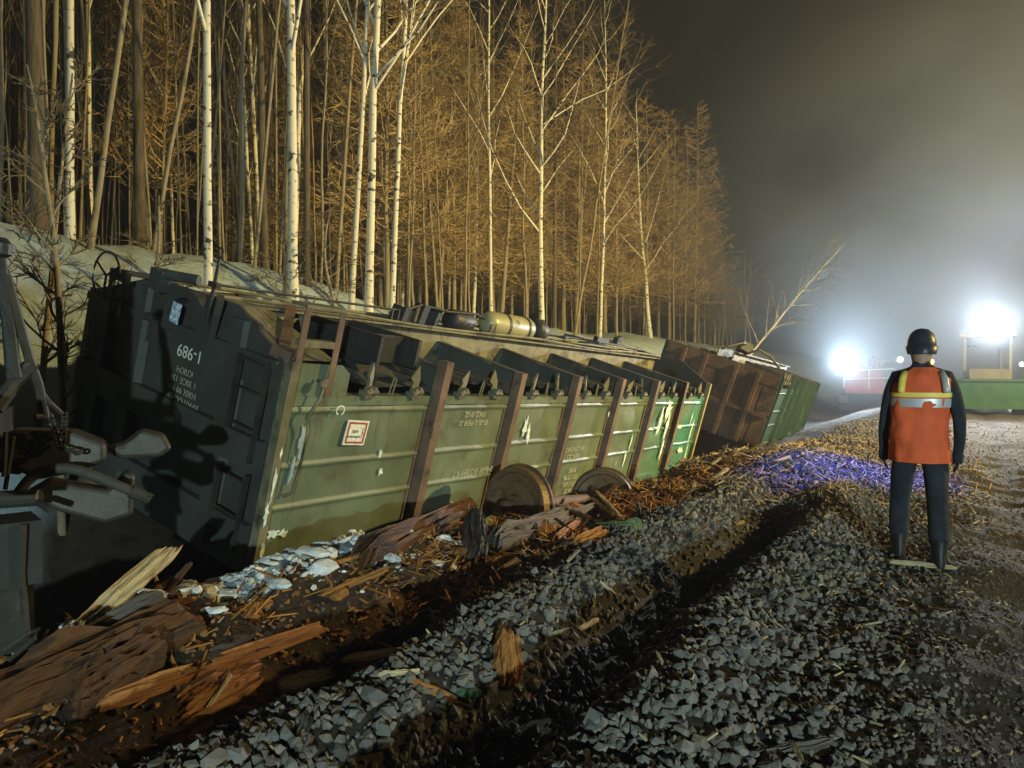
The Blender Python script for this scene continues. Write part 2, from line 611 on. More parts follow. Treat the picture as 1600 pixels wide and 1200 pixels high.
# ------------------------------------------------------------------ ground
def axis_coords(lo, f0, f1, hi, step, grow=1.12):
    a = list(np.arange(f0, f1 + 1e-6, step))
    d = step
    x = f0
    left = []
    while x > lo:
        d *= grow
        x -= d
        left.append(max(x, lo))
    d = step
    x = f1
    right = []
    while x < hi:
        d *= grow
        x += d
        right.append(min(x, hi))
    return np.array(left[::-1] + a + right)


SS = axis_coords(-60, -4.5, 11, 220, 0.075, 1.10)
TT = axis_coords(-150, -7.5, 1.5, 150, 0.06, 1.10)
gS, gT = np.meshgrid(SS, TT, indexing='ij')
gZ = ground_z(gS, gT)
gX, gY = xy(gS, gT)
nS, nT = gS.shape
gv = np.stack([gX, gY, gZ], -1).reshape(-1, 3)
idx = np.arange(nS * nT).reshape(nS, nT)
gf = np.stack([idx[:-1, :-1], idx[1:, :-1], idx[1:, 1:], idx[:-1, 1:]], -1).reshape(-1, 4)
gme = bpy.data.meshes.new('ground')
gme.from_pydata(gv.tolist(), [], gf.tolist())
gme.materials.append(M['ground'])
gme.polygons.foreach_set('use_smooth', [True] * len(gme.polygons))
edge = fbm(gS * 0.9, gT * 0.9, 4)
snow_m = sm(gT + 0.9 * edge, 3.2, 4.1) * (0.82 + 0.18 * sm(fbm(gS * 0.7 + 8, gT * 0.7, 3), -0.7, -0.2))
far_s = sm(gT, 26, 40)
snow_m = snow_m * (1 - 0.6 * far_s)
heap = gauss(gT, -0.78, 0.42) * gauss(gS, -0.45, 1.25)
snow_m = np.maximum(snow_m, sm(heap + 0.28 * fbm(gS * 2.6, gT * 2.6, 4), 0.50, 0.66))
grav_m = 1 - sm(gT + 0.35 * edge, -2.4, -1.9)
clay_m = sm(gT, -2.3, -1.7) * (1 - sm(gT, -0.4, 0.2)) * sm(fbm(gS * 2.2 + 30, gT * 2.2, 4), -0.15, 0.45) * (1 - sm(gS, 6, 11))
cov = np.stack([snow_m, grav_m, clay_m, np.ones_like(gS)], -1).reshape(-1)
ca = gme.color_attributes.new('cover', 'FLOAT_COLOR', 'POINT')
ca.data.foreach_set('color', cov.astype(np.float32))
ground = link('ground', gme)
tag(ground, 'snowy forest slope, ditch and churned gravel track bed', None, None, 'structure')

# ------------------------------------------------------------------ ballast stones
ICO_V = None


def ico():
    p = (1 + 5 ** 0.5) / 2
    v = np.array([(-1, p, 0), (1, p, 0), (-1, -p, 0), (1, -p, 0), (0, -1, p), (0, 1, p), (0, -1, -p), (0, 1, -p), (p, 0, -1), (p, 0, 1), (-p, 0, -1), (-p, 0, 1)], float)
    v /= np.linalg.norm(v[0])
    f = np.array([(0, 11, 5), (0, 5, 1), (0, 1, 7), (0, 7, 10), (0, 10, 11), (1, 5, 9), (5, 11, 4), (11, 10, 2), (10, 7, 6), (7, 1, 8), (3, 9, 4), (3, 4, 2), (3, 2, 6), (3, 6, 8), (3, 8, 9), (4, 9, 5), (2, 4, 11), (6, 2, 10), (8, 6, 7), (9, 8, 1)])
    return v, f


ICO_V, ICO_F = ico()
rng = np.random.default_rng(11)


def rand_rot(n):
    q = rng.normal(size=(n, 4))
    q /= np.linalg.norm(q, axis=1)[:, None]
    w_, x, y, z = q.T
    return np.stack([np.stack([1 - 2 * (y * y + z * z), 2 * (x * y - z * w_), 2 * (x * z + y * w_)], -1),
                     np.stack([2 * (x * y + z * w_), 1 - 2 * (x * x + z * z), 2 * (y * z - x * w_)], -1),
                     np.stack([2 * (x * z - y * w_), 2 * (y * z + x * w_), 1 - 2 * (x * x + y * y)], -1)], -2)


def scatter_positions(nwant, dlo, dhi, tlo, thi, power=1.0):
    """random ground spots in front of the walker's view, thinning with distance"""
    u = rng.random(nwant)
    D = dlo * (dhi / dlo) ** u if power == 0 else (dlo ** power + u * (dhi ** power - dlo ** power)) ** (1 / power)
    X = (rng.random(nwant) * 1.56 - 0.78) * D
    s, t = st(X, D)
    keep = (t > tlo) & (t < thi)
    return X[keep], D[keep], s[keep], t[keep]


def stones_mesh(X, Y, Z, size, tint, name, material, flat=1.0):
    n = len(X)
    V = ICO_V[None] * (0.62 + 0.7 * rng.random((n, 12, 1)))
    V = V * (np.array([1, 0.8, 0.62]) * (0.8 + 0.4 * rng.random((n, 3))))[:, None, :]
    V = np.einsum('nij,nkj->nki', rand_rot(n), V)
    V[:, :, 2] *= flat
    V = V * size[:, None, None] + np.stack([X, Y, Z], -1)[:, None, :]
    Fc = (ICO_F[None] + (np.arange(n) * 12)[:, None, None]).reshape(-1, 3)
    me = bpy.data.meshes.new(name)
    me.vertices.add(n * 12)
    me.vertices.foreach_set('co', V.reshape(-1).astype(np.float32))
    me.loops.add(len(Fc) * 3)
    me.loops.foreach_set('vertex_index', Fc.reshape(-1).astype(np.int32))
    me.polygons.add(len(Fc))
    me.polygons.foreach_set('loop_start', (np.arange(len(Fc)) * 3).astype(np.int32))
    me.update(calc_edges=True)
    me.validate()
    me.shade_flat()
    me.materials.append(M[material])
    c = me.color_attributes.new('tint', 'FLOAT_COLOR', 'POINT')
    tt = np.concatenate([np.repeat(tint, 12, 0), np.ones((n * 12, 1))], 1)
    c.data.foreach_set('color', tt.reshape(-1).astype(np.float32))
    return me


X1, Y1, S1, T1 = scatter_positions(95000, 1.9, 22.0, -9.5, -1.75, 0.85)
dens = np.ones_like(T1)
dens *= (1.0 - 0.35 * sm(-T1, 4.2, 5.5))                       # trodden fines on the right
dens *= np.where(T1 > -2.3, 0.6, 1.0)
dens *= np.where((np.abs(T1 + 3.22) < 0.20) & (S1 < 3.2), 1.0, 1.0)
kk = rng.random(len(T1)) < dens
X1, Y1, S1, T1 = X1[kk], Y1[kk], S1[kk], T1[kk]
sz1 = 0.009 + 0.027 * rng.random(len(X1)) ** 1.4 + 0.02 * (rng.random(len(X1)) > 0.96)
sz1 = sz1 * (1.0 - 0.5 * sm(-T1, 4.1, 5.2))
Z1 = ground_z(S1, T1) + sz1 * (0.35 - 0.4 * sm(-T1, 4.2, 5.4))
g1 = (0.62 + 0.7 * rng.random(len(X1))) * (1 - 0.35 * sm(-T1, 4.3, 5.8))
warm = rng.random(len(X1)) * 0.18 + 0.16 * sm(-T1, 4.0, 5.5)
tint1 = np.stack([g1 * (1 + warm), g1, g1 * (1 - warm)], -1)
order = np.argsort(-(sz1 / Y1) * (np.abs(X1 / Y1) < 0.68) * (Y1 > 2.75))
big, rest = order[:290], order[290:]
tag(link('ballast_gravel', stones_mesh(X1[rest], Y1[rest], Z1[rest], sz1[rest], tint1[rest], 'ballast_gravel', 'stone')),
    'grey crushed ballast gravel over the track bed', 'gravel', None, 'stuff')
# broken clods and crumbs of clay over the bank
nR = 6500
sR = rng.uniform(-3.2, 7.5, nR)
tR = -1.25 + 0.55 * rng.normal(size=nR)
kR = (tR > -2.5) & (tR < -0.1) & (gauss(tR, -0.72, 0.42) * gauss(sR, -0.35, 1.3) < 0.45)
sR, tR = sR[kR], tR[kR]
xR, yR = xy(sR, tR)
zR = 0.008 + 0.022 * rng.random(len(sR)) ** 2.2
gR = 0.35 + 0.9 * rng.random(len(sR))
cl = rng.random(len(sR))
tR3 = np.stack([gR * np.where(cl < 0.6, 2.1, 0.9), gR * np.where(cl < 0.6, 1.0, 0.72), gR * np.where(cl < 0.6, 0.32, 0.55)], -1)
tag(link('clay_rubble', stones_mesh(xR, yR, ground_z(sR, tR) + zR * 0.3, zR, tR3, 'clay_rubble', 'stone')),
    'broken clay crumbs and dirt over the bank', 'rubble', None, 'stuff')
# crumbled snow between the lumps on the heap
nC = 2600
sC = -0.35 + 0.75 * rng.normal(size=nC)
tC = -0.76 + 0.24 * rng.normal(size=nC)
kC = (tC < -0.25) & (fbm(sC * 2.6 + 5, tC * 3.4, 3) > -0.15)
sC, tC = sC[kC], tC[kC]
xC, yC = xy(sC, tC)
zC = 0.008 + 0.034 * rng.random(len(sC)) ** 2.5
gC = 4.2 + 0.9 * rng.random(len(sC))
tag(link('snow_crumbs', stones_mesh(xC, yC, ground_z(sC, tC) + zC * 0.3, zC, np.stack([gC, gC, gC * 1.04], -1), 'snow_crumbs', 'stone', 0.7)),
    'crumbled white snow on the heap before the wagon corner', 'snow', None, 'stuff')
stone_protos = []
for k in range(14):
    me = stones_mesh(np.zeros(1), np.zeros(1), np.zeros(1), np.ones(1), np.full((1, 3), 0.7 + 0.045 * k) * np.array([[1 + 0.01 * k, 1, 1 - 0.01 * k]]), 'ballast_stone', 'stone')
    stone_protos.append(me)
for k, i in enumerate(big):
    o = link('ballast_stone', stone_protos[k % 14], ground)
    o.location = (X1[i], Y1[i], Z1[i])
    o.scale = (sz1[i],) * 3
    o.rotation_euler = (k * 1.3, k * 2.1, k * 0.7)


# ------------------------------------------------------------------ the overturned gondola
def wagon_matrix(o, ax, ay, az):
    m = Matrix.Identity(4)
    for i in range(3):
        m[i][0], m[i][1], m[i][2], m[i][3] = ax[i], ay[i], az[i], o[i]
    return m


L_W, W_W, H_W = 12.0, 3.13, 2.0
POSTS = [2.15 + 1.62 * k for k in range(6)]
RIB = (0.45, 0.97, 1.365)


def side_profile(n=96, ztop=-0.40, zbot=-1.90):
    zs = np.linspace(ztop, zbot, n)
    ys = np.zeros(n)
    for r in RIB:
        d = np.abs(zs + r)
        ys -= 0.024 * np.where(d < 0.034, np.cos(d / 0.034 * math.pi / 2), 0)
    return zs, ys


def side_panel(x0, x1, dent, flip=False, seed=0):
    zs, ys = side_profile()
    nx = 14
    mb = MB()
    xs = np.linspace(x0, x1, nx)
    vs = []
    for x in xs:
        for z, y in zip(zs, ys):
            q = 0.5 - abs((x - x0) / (x1 - x0) - 0.5)
            dd = dent * min(1, 4 * q) * mnoise((x * 1.3 + seed * 3.1, z * 1.6, seed)) + dent * 0.5 * min(1, 5 * q) * mnoise((x * 4, z * 3, seed + 4))
            vs.append((x, y + dd, z))
    n = len(zs)
    fs = [(i * n + j, i * n + j + 1, (i + 1) * n + j + 1, (i + 1) * n + j) for i in range(nx - 1) for j in range(n - 1)]
    mb.add(vs, fs)
    # back sheet so that the wall has thickness
    mb.box(((x0 + x1) / 2, 0.075, -1.15), (x1 - x0, 0.02, 1.5))
    if flip:
        mb.v = [(x, W_W - y, z) for (x, y, z) in mb.v]
    return mb


def text_mesh(body, size, align='CENTER'):
    c = bpy.data.curves.new('text', 'FONT')
    c.body = body
    c.size = size
    c.align_x = align
    c.extrude = 0.0008
    o = bpy.data.objects.new('text_tmp', c)
    COL.objects.link(o)
    dg = bpy.context.evaluated_depsgraph_get()
    me = bpy.data.meshes.new_from_object(o.evaluated_get(dg))
    bpy.data.objects.remove(o)
    return me


def lettering(body, size, origin, right, up, material, parent, name='painted_lettering'):
    me = text_mesh(body, size)
    me.materials.clear()
    me.materials.append(M[material])
    o = link(name, me, parent)
    r = Vector(right).normalized()
    u = Vector(up).normalized()
    n = r.cross(u)
    m = Matrix.Identity(4)
    for i in range(3):
        m[i][0], m[i][1], m[i][2], m[i][3] = r[i], u[i], n[i], origin[i]
    o.matrix_local = m
    return o


def splotch(cx, cz, sx, sz, seed, y=-0.006, n=18):
    r = random.Random(seed)
    poly = []
    for i in range(n):
        a = 2 * math.pi * i / n
        k = 0.35 + 0.65 * r.random()
        poly.append((cx + math.cos(a) * sx * k, cz + math.sin(a) * sz * k))
    mb = MB()
    mb.prism(poly, (0, y, 0), (1, 0, 0), (0, 0, 1), 0.003)
    return mb


def gondola(root, detail=True, end_mat='endgrey', side_mat='paint', post_mat='post'):
    edges = [0.0] + POSTS + [L_W]
    # walls between the posts
    for k in range(7):
        a = edges[k] + (0.02 if k == 0 else 0.0)
        b = edges[k + 1] - (0.02 if k == 6 else 0.0)
        side_panel(a, b, 0.024 if k < 4 else 0.05, False, k + 1).build('side_panel', side_mat, root, True)
        if detail:
            side_panel(a, b, 0.02, True, k + 11).build('side_panel', side_mat, root, True)
    for yy, sg in ((-0.012, 1), (W_W + 0.012, -1)):
        MB().box((L_W / 2, yy + sg * 0.05, -0.355), (L_W - 0.02, 0.12, 0.095)).build('bottom_rail', side_mat, root)
        MB().box((L_W / 2, yy + sg * 0.04, -1.95), (L_W - 0.02, 0.14, 0.11)).build('top_rail', side_mat, root)
    # posts, hat section with a turned end
    for k, x in enumerate(POSTS):
        for side in (0, 1):
            mb = MB()
            sg = -1 if side == 0 else 1
            y0 = 0.0 if side == 0 else W_W
            prof = [(-0.085, 0.0), (-0.060, 0.115), (0.060, 0.115), (0.085, 0.0)]
            zt = 0.02 if k else 0.10
            vs = []
            for z in (zt, -0.6, -1.2, -1.96):
                dx = 0.012 * mnoise((x, z * 2, side))
                for (px_, py_) in prof:
                    vs.append((x + px_ + dx, y0 + sg * py_, z))
            fs = []
            for i in range(3):
                for j in range(3):
                    q = (i * 4 + j, i * 4 + j + 1, (i + 1) * 4 + j + 1, (i + 1) * 4 + j)
                    fs.append(q)
            fs.append((0, 1, 2, 3))
            fs.append((12, 13, 14, 15))
            mb.add(vs, fs)
            mb.box((x + 0.118, y0 + sg * 0.008, -1.15), (0.05, 0.016, 1.6))
            mb.box((x - 0.118, y0 + sg * 0.008, -1.15), (0.05, 0.016, 1.6))
            mb.build('side_post', post_mat, root)
            if not detail:
                break
    for x, mt in ((0.045, 'sill'), (L_W - 0.045, 'post_end')):
        for yy in (-0.03, W_W + 0.03):
            MB().box((x, yy, -0.98), (0.09, 0.10, 1.98)).build('corner_post', mt if detail else post_mat, root)
    # cross beams, fish-bellied towards the middle
    for x in POSTS:
        poly = [(0.02, -0.30), (0.02, 0.0), (0.35, 0.0), (1.33, 0.09), (1.80, 0.09), (W_W - 0.35, 0.0), (W_W - 0.02, 0.0), (W_W - 0.02, -0.30)]
        mb = MB()
        mb.prism(poly, (x + 0.012, 0, 0), (0, 1, 0), (0, 0, 1), 0.024)
        mb.bar((x, 0.0, 0.010), (x, 1.33, 0.098), 0.13, 0.016)
        mb.bar((x, W_W, 0.010), (x, 1.80, 0.098), 0.13, 0.016)
        mb.build('cross_beam', 'hatch', root)
    # hatch covers of the floor, corrugated and hanging a little
    hr = random.Random(4)
    for k in range(7):
        a = edges[k] + 0.12
        b = edges[k + 1] - 0.12
        for side in (0, 1):
            mb = MB()
            y0, y1 = (0.10, 1.33) if side == 0 else (1.80, W_W - 0.10)
            nx = 24
            vs = []
            sag = hr.uniform(-0.05, 0.02)
            for i in range(nx + 1):
                x = a + (b - a) * i / nx
                for j in range(9):
                    y = y0 + (y1 - y0) * j / 8
                    z = -0.17 + 0.03 * (1 if (i // 3) % 2 else -1) + sag * (j / 8) + 0.05 * mnoise((x * 1.4, y * 1.7, k + side * 9))
                    vs.append((x, y, z))
            fs = [(i * 9 + j, i * 9 + j + 1, (i + 1) * 9 + j + 1, (i + 1) * 9 + j) for i in range(nx) for j in range(8)]
            mb.add(vs, fs)
            mb.build('hatch_cover', 'hatch', root)
    # centre sill
    mb = MB()
    for yy in (1.36, 1.77):
        mb.box((L_W / 2, yy, 0.0), (L_W - 0.1, 0.03, 0.5))
        mb.box((L_W / 2, yy + (-0.05 if yy < 1.5 else 0.05), 0.262), (L_W - 0.1, 0.16, 0.022))
        mb.box((L_W / 2, yy + (-0.05 if yy < 1.5 else 0.05), -0.26), (L_W - 0.1, 0.16, 0.022))
    mb.box((L_W / 2, 1.565, -0.2), (L_W - 0.1, 0.4, 0.02))
    mb.build('centre_sill', 'sill', root)
    # end walls and raised end sills
    for x, sg in ((0.0, -1), (L_W, 1)):
        mb = MB()
        mb.box((x - sg * 0.02, W_W / 2, -1.13), (0.03, W_W - 0.02, 1.7))
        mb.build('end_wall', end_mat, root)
        poly = [(0.02, -0.30), (0.02, -0.005), (0.70, 0.33), (2.05, 0.33), (W_W - 0.02, -0.005), (W_W - 0.02, -0.30)]
        if not detail:
            poly = [(0.02, -0.30), (0.02, 0.03), (W_W - 0.02, 0.03), (W_W - 0.02, -0.30)]
        mb = MB()
        mb.prism(poly, (x - 0.03 if sg < 0 else x + 0.0, 0, 0), (0, 1, 0), (0, 0, 1), 0.03)
        mb.build('end_sill', end_mat, root)


g1 = empty('gondola_wagon', matrix=wagon_matrix(O, AX, AY, AZ))
tag(g1, 'overturned green gondola railway wagon lying upside down, side posts and underframe exposed', 'wagon')
gondola(g1)

# --- end wall fittings of the near end (x = 0, facing -x)
for y0, wd in ((0.62, 0.16), (2.12, 0.16), (2.72, 0.14)):
    mb = MB()
    mb.prism([(-wd / 2 - 0.05, 0), (-wd / 2, 0.07), (wd / 2, 0.07), (wd / 2 + 0.05, 0)], (-0.004, y0, 0.22 if y0 < 2.5 else -0.05), (0, 1, 0), (-1, 0, 0), -2.1 if y0 < 2.5 else -1.85)
    mb.build('end_stiffener', 'endgrey', g1)
for z0, z1 in ((-0.74, -1.02), (-1.50, -1.66), (-0.02, -0.10)):
    mb = MB()
    mb.box((-0.045, W_W / 2, (z0 + z1) / 2), (0.07, W_W - 0.06, z0 - z1))
    mb.build('end_rib', 'endgrey', g1)
for y0 in (1.55, 1.78):
    MB().box((-0.02, y0, 0.12), (0.03, 0.02, 0.42)).build('sill_gusset', 'endgrey', g1)
# ladder on the end
lad = empty('end_ladder')
lad.parent = g1
for (yy, za, zb) in ((0.47, -0.06, -0.72), (0.10, -0.05, -0.95)):
    MB().box((-0.10, yy, (za + zb) / 2), (0.05, 0.028, za - zb)).build('ladder_rail', 'dark', lad)
for zz in (-0.08, -0.34, -0.66):
    MB().tube([(-0.10, 0.47, zz), (-0.10, 0.10, zz - 0.01)], 0.012, 8).build('rung', 'dark', lad)
lad2 = empty('end_ladder')
lad2.parent = g1
for (yy, za, zb) in ((0.47, -1.06, -1.52), (0.10, -1.06, -1.75)):
    MB().box((-0.10, yy, (za + zb) / 2), (0.05, 0.028, za - zb)).build('ladder_rail', 'dark', lad2)
for zz in (-1.12, -1.45):
    MB().tube([(-0.10, 0.47, zz), (-0.10, 0.10, zz - 0.01)], 0.012, 8).build('rung', 'dark', lad2)
# coupler striker with a tag
st_ = MB()
arch = [(math.cos(a) * 0.30, math.sin(a) * 0.26) for a in np.linspace(0, math.pi, 11)] + [(-0.30, -0.16), (-0.22, -0.16)] + \
       [(math.cos(a) * 0.22, math.sin(a) * 0.18) for a in np.linspace(math.pi, 0, 11)] + [(0.22, -0.16), (0.30, -0.16)]
st_.prism(arch, (-0.01, 1.28, 0.08), (0, 1, 0), (0, 0, 1), -0.16)
st_.build('coupler_striker', 'endgrey', g1)
MB().box((-0.012, 1.28, 0.06), (0.02, 0.44, 0.34)).build('coupler_pocket', 'dark', g1)
MB().box((-0.185, 1.37, 0.10), (0.008, 0.13, 0.19), (0.1, 0, 0)).build('paper_tag', 'bluetag', g1)
MB().bar((-0.06, 0.98, -0.06), (-0.16, 0.80, 0.36), 0.06, 0.10).build('draft_arm', 'endgrey', g1)
lever = empty('uncoupling_lever')
lever.parent = g1
mb = MB()
mb.tube([(-0.13, 0.98, 0.10), (-0.13, 0.96, 0.42), (-0.15, 0.93, 0.72)], [0.02, 0.018, 0.012], 8)
mb.box((-0.13, 0.96, 0.45), (0.05, 0.12, 0.05))
mb.build('lever_rod', 'dark', lever)
mb = MB()
mb.tube([(-0.15, 0.93 + 0.045 * math.cos(a), 0.74 + 0.045 * math.sin(a)) for a in np.linspace(0, 2 * math.pi, 12, endpoint=False)], 0.009, 6, closed=True)
mb.build('lever_eye', 'dark', lever)
# hand brake wheel with its bracket and shaft
bw = empty('hand_brake')
bw.parent = g1
cy_, cz_ = 2.40, 0.24
mb = MB()
mb.tube([(-0.30, cy_ + 0.235 * math.cos(a), cz_ + 0.235 * math.sin(a)) for a in np.linspace(0, 2 * math.pi, 28, endpoint=False)], 0.011, 8, closed=True)
for a in (0.5, 0.5 + 2.094, 0.5 + 4.188):
    mb.tube([(-0.30, cy_, cz_), (-0.30, cy_ + 0.23 * math.cos(a), cz_ + 0.23 * math.sin(a))], 0.011, 6)
mb.build('brake_wheel', 'dark', bw)
mb = MB()
mb.box((-0.22, cy_ + 0.02, 0.08), (0.03, 0.07, 0.42))
mb.box((-0.22, cy_ - 0.20, 0.06), (0.03, 0.05, 0.36))
mb.box((-0.22, cy_ - 0.10, 0.27), (0.05, 0.30, 0.10))
mb.build('wheel_bracket', 'dark', bw)
mb = MB()
mb.tube([(-0.20, cy_ - 0.02, 0.30), (-0.12, 1.93, 0.34)], 0.028, 10)
mb.build('brake_shaft', 'post', bw)
mb = MB()
mb.box((-0.06, 1.84, 0.33), (0.18, 0.20, 0.20), (0.1, 0, 0))
mb.tube([(-0.10, 1.78, 0.40), (0.05, 1.45, 0.42)], 0.05, 8)
mb.build('gear_box', 'endgrey', bw)
# lettering, painted the right way up for a standing wagon, so here it is turned over
lettering('1-989', 0.17, (-0.037, 1.27, -0.20), (0, 1, 0), (0, 0, -1), 'white', g1)
for k, tx in enumerate(('УРАЛ ССД 002', 'НЖК 99 901', '1 30СЕ 131', 'КЛЮЧ')):
    lettering(tx, 0.085, (-0.018, 1.32, -0.70 + 0.095 * k - 0.0), (0, 1, 0), (0, 0, -1), 'stencil', g1)
lettering('СРОЧНЫЙ ВОЗВРАТ', 0.115, (3.38, -0.026, -1.24), (-1, 0, 0), (0, 0, -1), 'stencil', g1)
for k, tx in enumerate(('05-02-2 РЕМ 21', 'УЖД ВЧД')):
    lettering(tx, 0.09, (2.99, -0.026, -0.61 + 0.11 * k), (-1, 0, 0), (0, 0, -1), 'stencil', g1)
for k, tx in enumerate(('НЕ СПУСКАТЬ', 'ТАРА 22,5 Т')):
    lettering(tx, 0.10, (5.92, -0.028, -1.12 - 0.12 * k), (-1, 0, 0), (0, 0, -1), 'stencil', g1)
for k, tx in enumerate(('64-20', 'ГРУЗ 69,5', 'ПОСТР 98', '72 М3')):
    lettering(tx, 0.10, (6.05, -0.030, -1.82 + 0.115 * k), (-1, 0, 0), (0, 0, -1), 'stencil', g1)
lettering('0-', 0.12, (7.75, -0.02, -1.5), (-1, 0, 0), (0, 0, -1), 'stencil', g1)
lettering('С', 0.15, (0.62, -0.075, -0.43), (0, 0, -1), (1, 0, 0), 'white', g1)
# warning plate
sg_ = empty('warning_plate')
sg_.parent = g1
sg_.matrix_local = Matrix.Translation((1.0, -0.022, -0.68)) @ Matrix.Rotation(math.radians(4), 4, 'Y')
MB().box((0, 0, 0), (0.30, 0.008, 0.25)).build('plate', 'white', sg_)
mb = MB()
for (cx, cz, sx, sz) in ((0, 0.098, 0.25, 0.018), (0, -0.098, 0.25, 0.018), (0.118, 0, 0.018, 0.178), (-0.118, 0, 0.018, 0.178)):
    mb.box((cx, -0.006, cz), (sx, 0.006, sz))
mb.build('red_border', 'red', sg_)
lettering('при', 0.05, (-0.02, -0.006, -0.0), (1, 0, 0), (0, 0, 1), 'dark', sg_)
lettering('маневрах', 0.036, (-0.02, -0.006, -0.05), (1, 0, 0), (0, 0, 1), 'dark', sg_)
mb = MB()
mb.prism([(0.085, 0.05), (0.075, 0.0), (0.09, 0.005), (0.07, -0.05), (0.1, 0.0), (0.09, 0.0)], (0, -0.005, 0), (1, 0, 0), (0, 0, 1), 0.003)
mb.build('bolt_mark', 'red', sg_)
# scrapes of bare primer and ice on the wall
for (x, z, sx, sz, sd) in ((0.20, -1.60, 0.10, 0.06, 1), (0.32, -1.61, 0.06, 0.05, 2), (4.25, -0.72, 0.07, 0.2, 3), (4.38, -0.84, 0.06, 0.2, 4), (2.92, -1.68, 0.035, 0.05, 5),
                           (1.42, -0.92, 0.03, 0.07, 6), (1.48, -1.12, 0.05, 0.06, 7), (9.7, -0.6, 0.2, 0.3, 8), (9.85, -0.9, 0.12, 0.4, 9), (9.4, -0.8, 0.12, 0.35, 10), (9.9, -1.4, 0.06, 0.4, 12),
                           (11.3, -0.8, 0.04, 0.22, 13), (11.5, -1.1, 0.05, 0.4, 14), (11.1, -1.5, 0.2, 0.1, 15), (11.55, -1.6, 0.05, 0.35, 16), (10.6, -0.95, 0.3, 0.05, 17), (6.9, -0.6, 0.05, 0.06, 18), (8.2, -1.2, 0.04, 0.25, 19), (8.1, -1.5, 0.04, 0.2, 20)):
    splotch(x, z, sx, sz, sd, -0.045 if 9 < x else -0.024).build('paint_scrape', 'scrape', g1)
for (x, z, sx, sz, sd, nm) in ((0.05, -1.1, 0.03, 0.2, 21, 'scrape'), (0.03, -1.35, 0.03, 0.15, 22, 'scrape'), (0.06, -1.72, 0.03, 0.12, 23, 'scrape'), (0.06, -0.8, 0.015, 0.06, 24, 'white')):
    splotch(x, z, sx, sz, sd, -0.084).build('paint_scrape', nm, g1)
for (x, z, sx, sz, sd) in ((0.33, -0.72, 0.05, 0.28, 31), (0.28, -1.02, 0.035, 0.2, 32)):
    splotch(x, z, sx, sz, sd, -0.022).build('ice_run', 'ice', g1)
# bent hand rail pipe on the near panel
mb = MB()
mb.tube([(0.36, -0.03, -0.16), (0.36, -0.12, -0.18), (0.34, -0.13, -0.30), (0.25, -0.11, -0.48), (0.30, -0.10, -0.62), (0.30, -0.09, -0.95), (0.27, -0.09, -1.2), (0.22, -0.03, -1.24)], 0.017, 8)
mb.lathe([(0, 0.05), (0.02, 0.05), (0.025, 0.03)], (0.36, -0.11, -0.17), (0, -1, 0), 12)
mb.build('hand_rail', 'sill', g1, True)
# step frame standing off the sill
stp = empty('step_frame')
stp.parent = g1
for (a, b) in (((0.06, -0.07, -0.33), (0.06, -0.07, 0.50)), ((0.47, -0.07, -0.30), (0.47, -0.07, 0.50))):
    mb = MB()
    mb.bar(a, b, 0.012, 0.065, (1, 0, 0))
    mb.bar((a[0] + 0.03, a[1] + 0.02, a[2]), (b[0] + 0.03, b[1] + 0.02, b[2]), 0.05, 0.012, (1, 0, 0))
    mb.build('step_rail', 'post', stp)
MB().box((0.265, -0.03, 0.17), (0.41, 0.09, 0.06)).build('step_tread', 'sill', stp)
MB().box((0.265, 0.02, 0.49), (0.46, 0.20, 0.03)).build('step_tread', 'sill', stp)
# brace sheet at the near corner and the raised end panel
mb = MB()
mb.prism([(0.02, -0.40), (0.02, -0.02), (0.66, -0.02), (0.78, -0.10), (0.78, -0.40)], (0, 0.012, 0), (1, 0, 0), (0, 0, 1), 0.014)
mb.build('corner_sheet', 'paint', g1)
mb = MB()
mb.add([(0.0, 0.02, 0.0), (0.0, 0.70, 0.33), (0.75, 1.30, 0.27), (0.62, 0.05, 0.0)], [(0, 1, 2, 3)])
mb.add([(0.0, 0.70, 0.33), (0.0, 1.30, 0.33), (0.75, 1.30, 0.275)], [(0, 1, 2)])
mb.build('corner_brace', 'sill', g1)
mb = MB()
mb.bar((0.05, 0.12, 0.03), (1.05, 1.28, 0.30), 0.10, 0.05)
mb.bar((0.05, 3.0, 0.03), (1.05, 1.85, 0.30), 0.10, 0.05)
mb.build('diagonal_brace', 'post', g1)
MB().box((0.08, 0.10, 0.03), (0.22, 0.20, 0.10), (0.2, 0.1, 0.3)).build('jack_pad', 'post', g1)
# a dark opening frame between the sills near the body bolster
mb = MB()
mb.box((1.35, 0.75, 0.10), (0.05, 1.1, 0.32))
mb.box((1.95, 0.75, 0.10), (0.05, 1.1, 0.32))
mb.box((1.65, 0.42, 0.10), (0.6, 0.04, 0.30))
mb.box((1.65, 0.80, -0.02), (0.55, 0.7, 0.03))
mb.build('body_bolster', 'dark', g1)
mb = MB()
mb.add([(1.2, 0.08, -0.25), (2.1, 0.1, -0.22), (2.05, 1.3, 0.18), (1.25, 1.3, 0.2)], [(0, 1, 2, 3)])
mb.build('bolster_plate', 'hatch', g1)

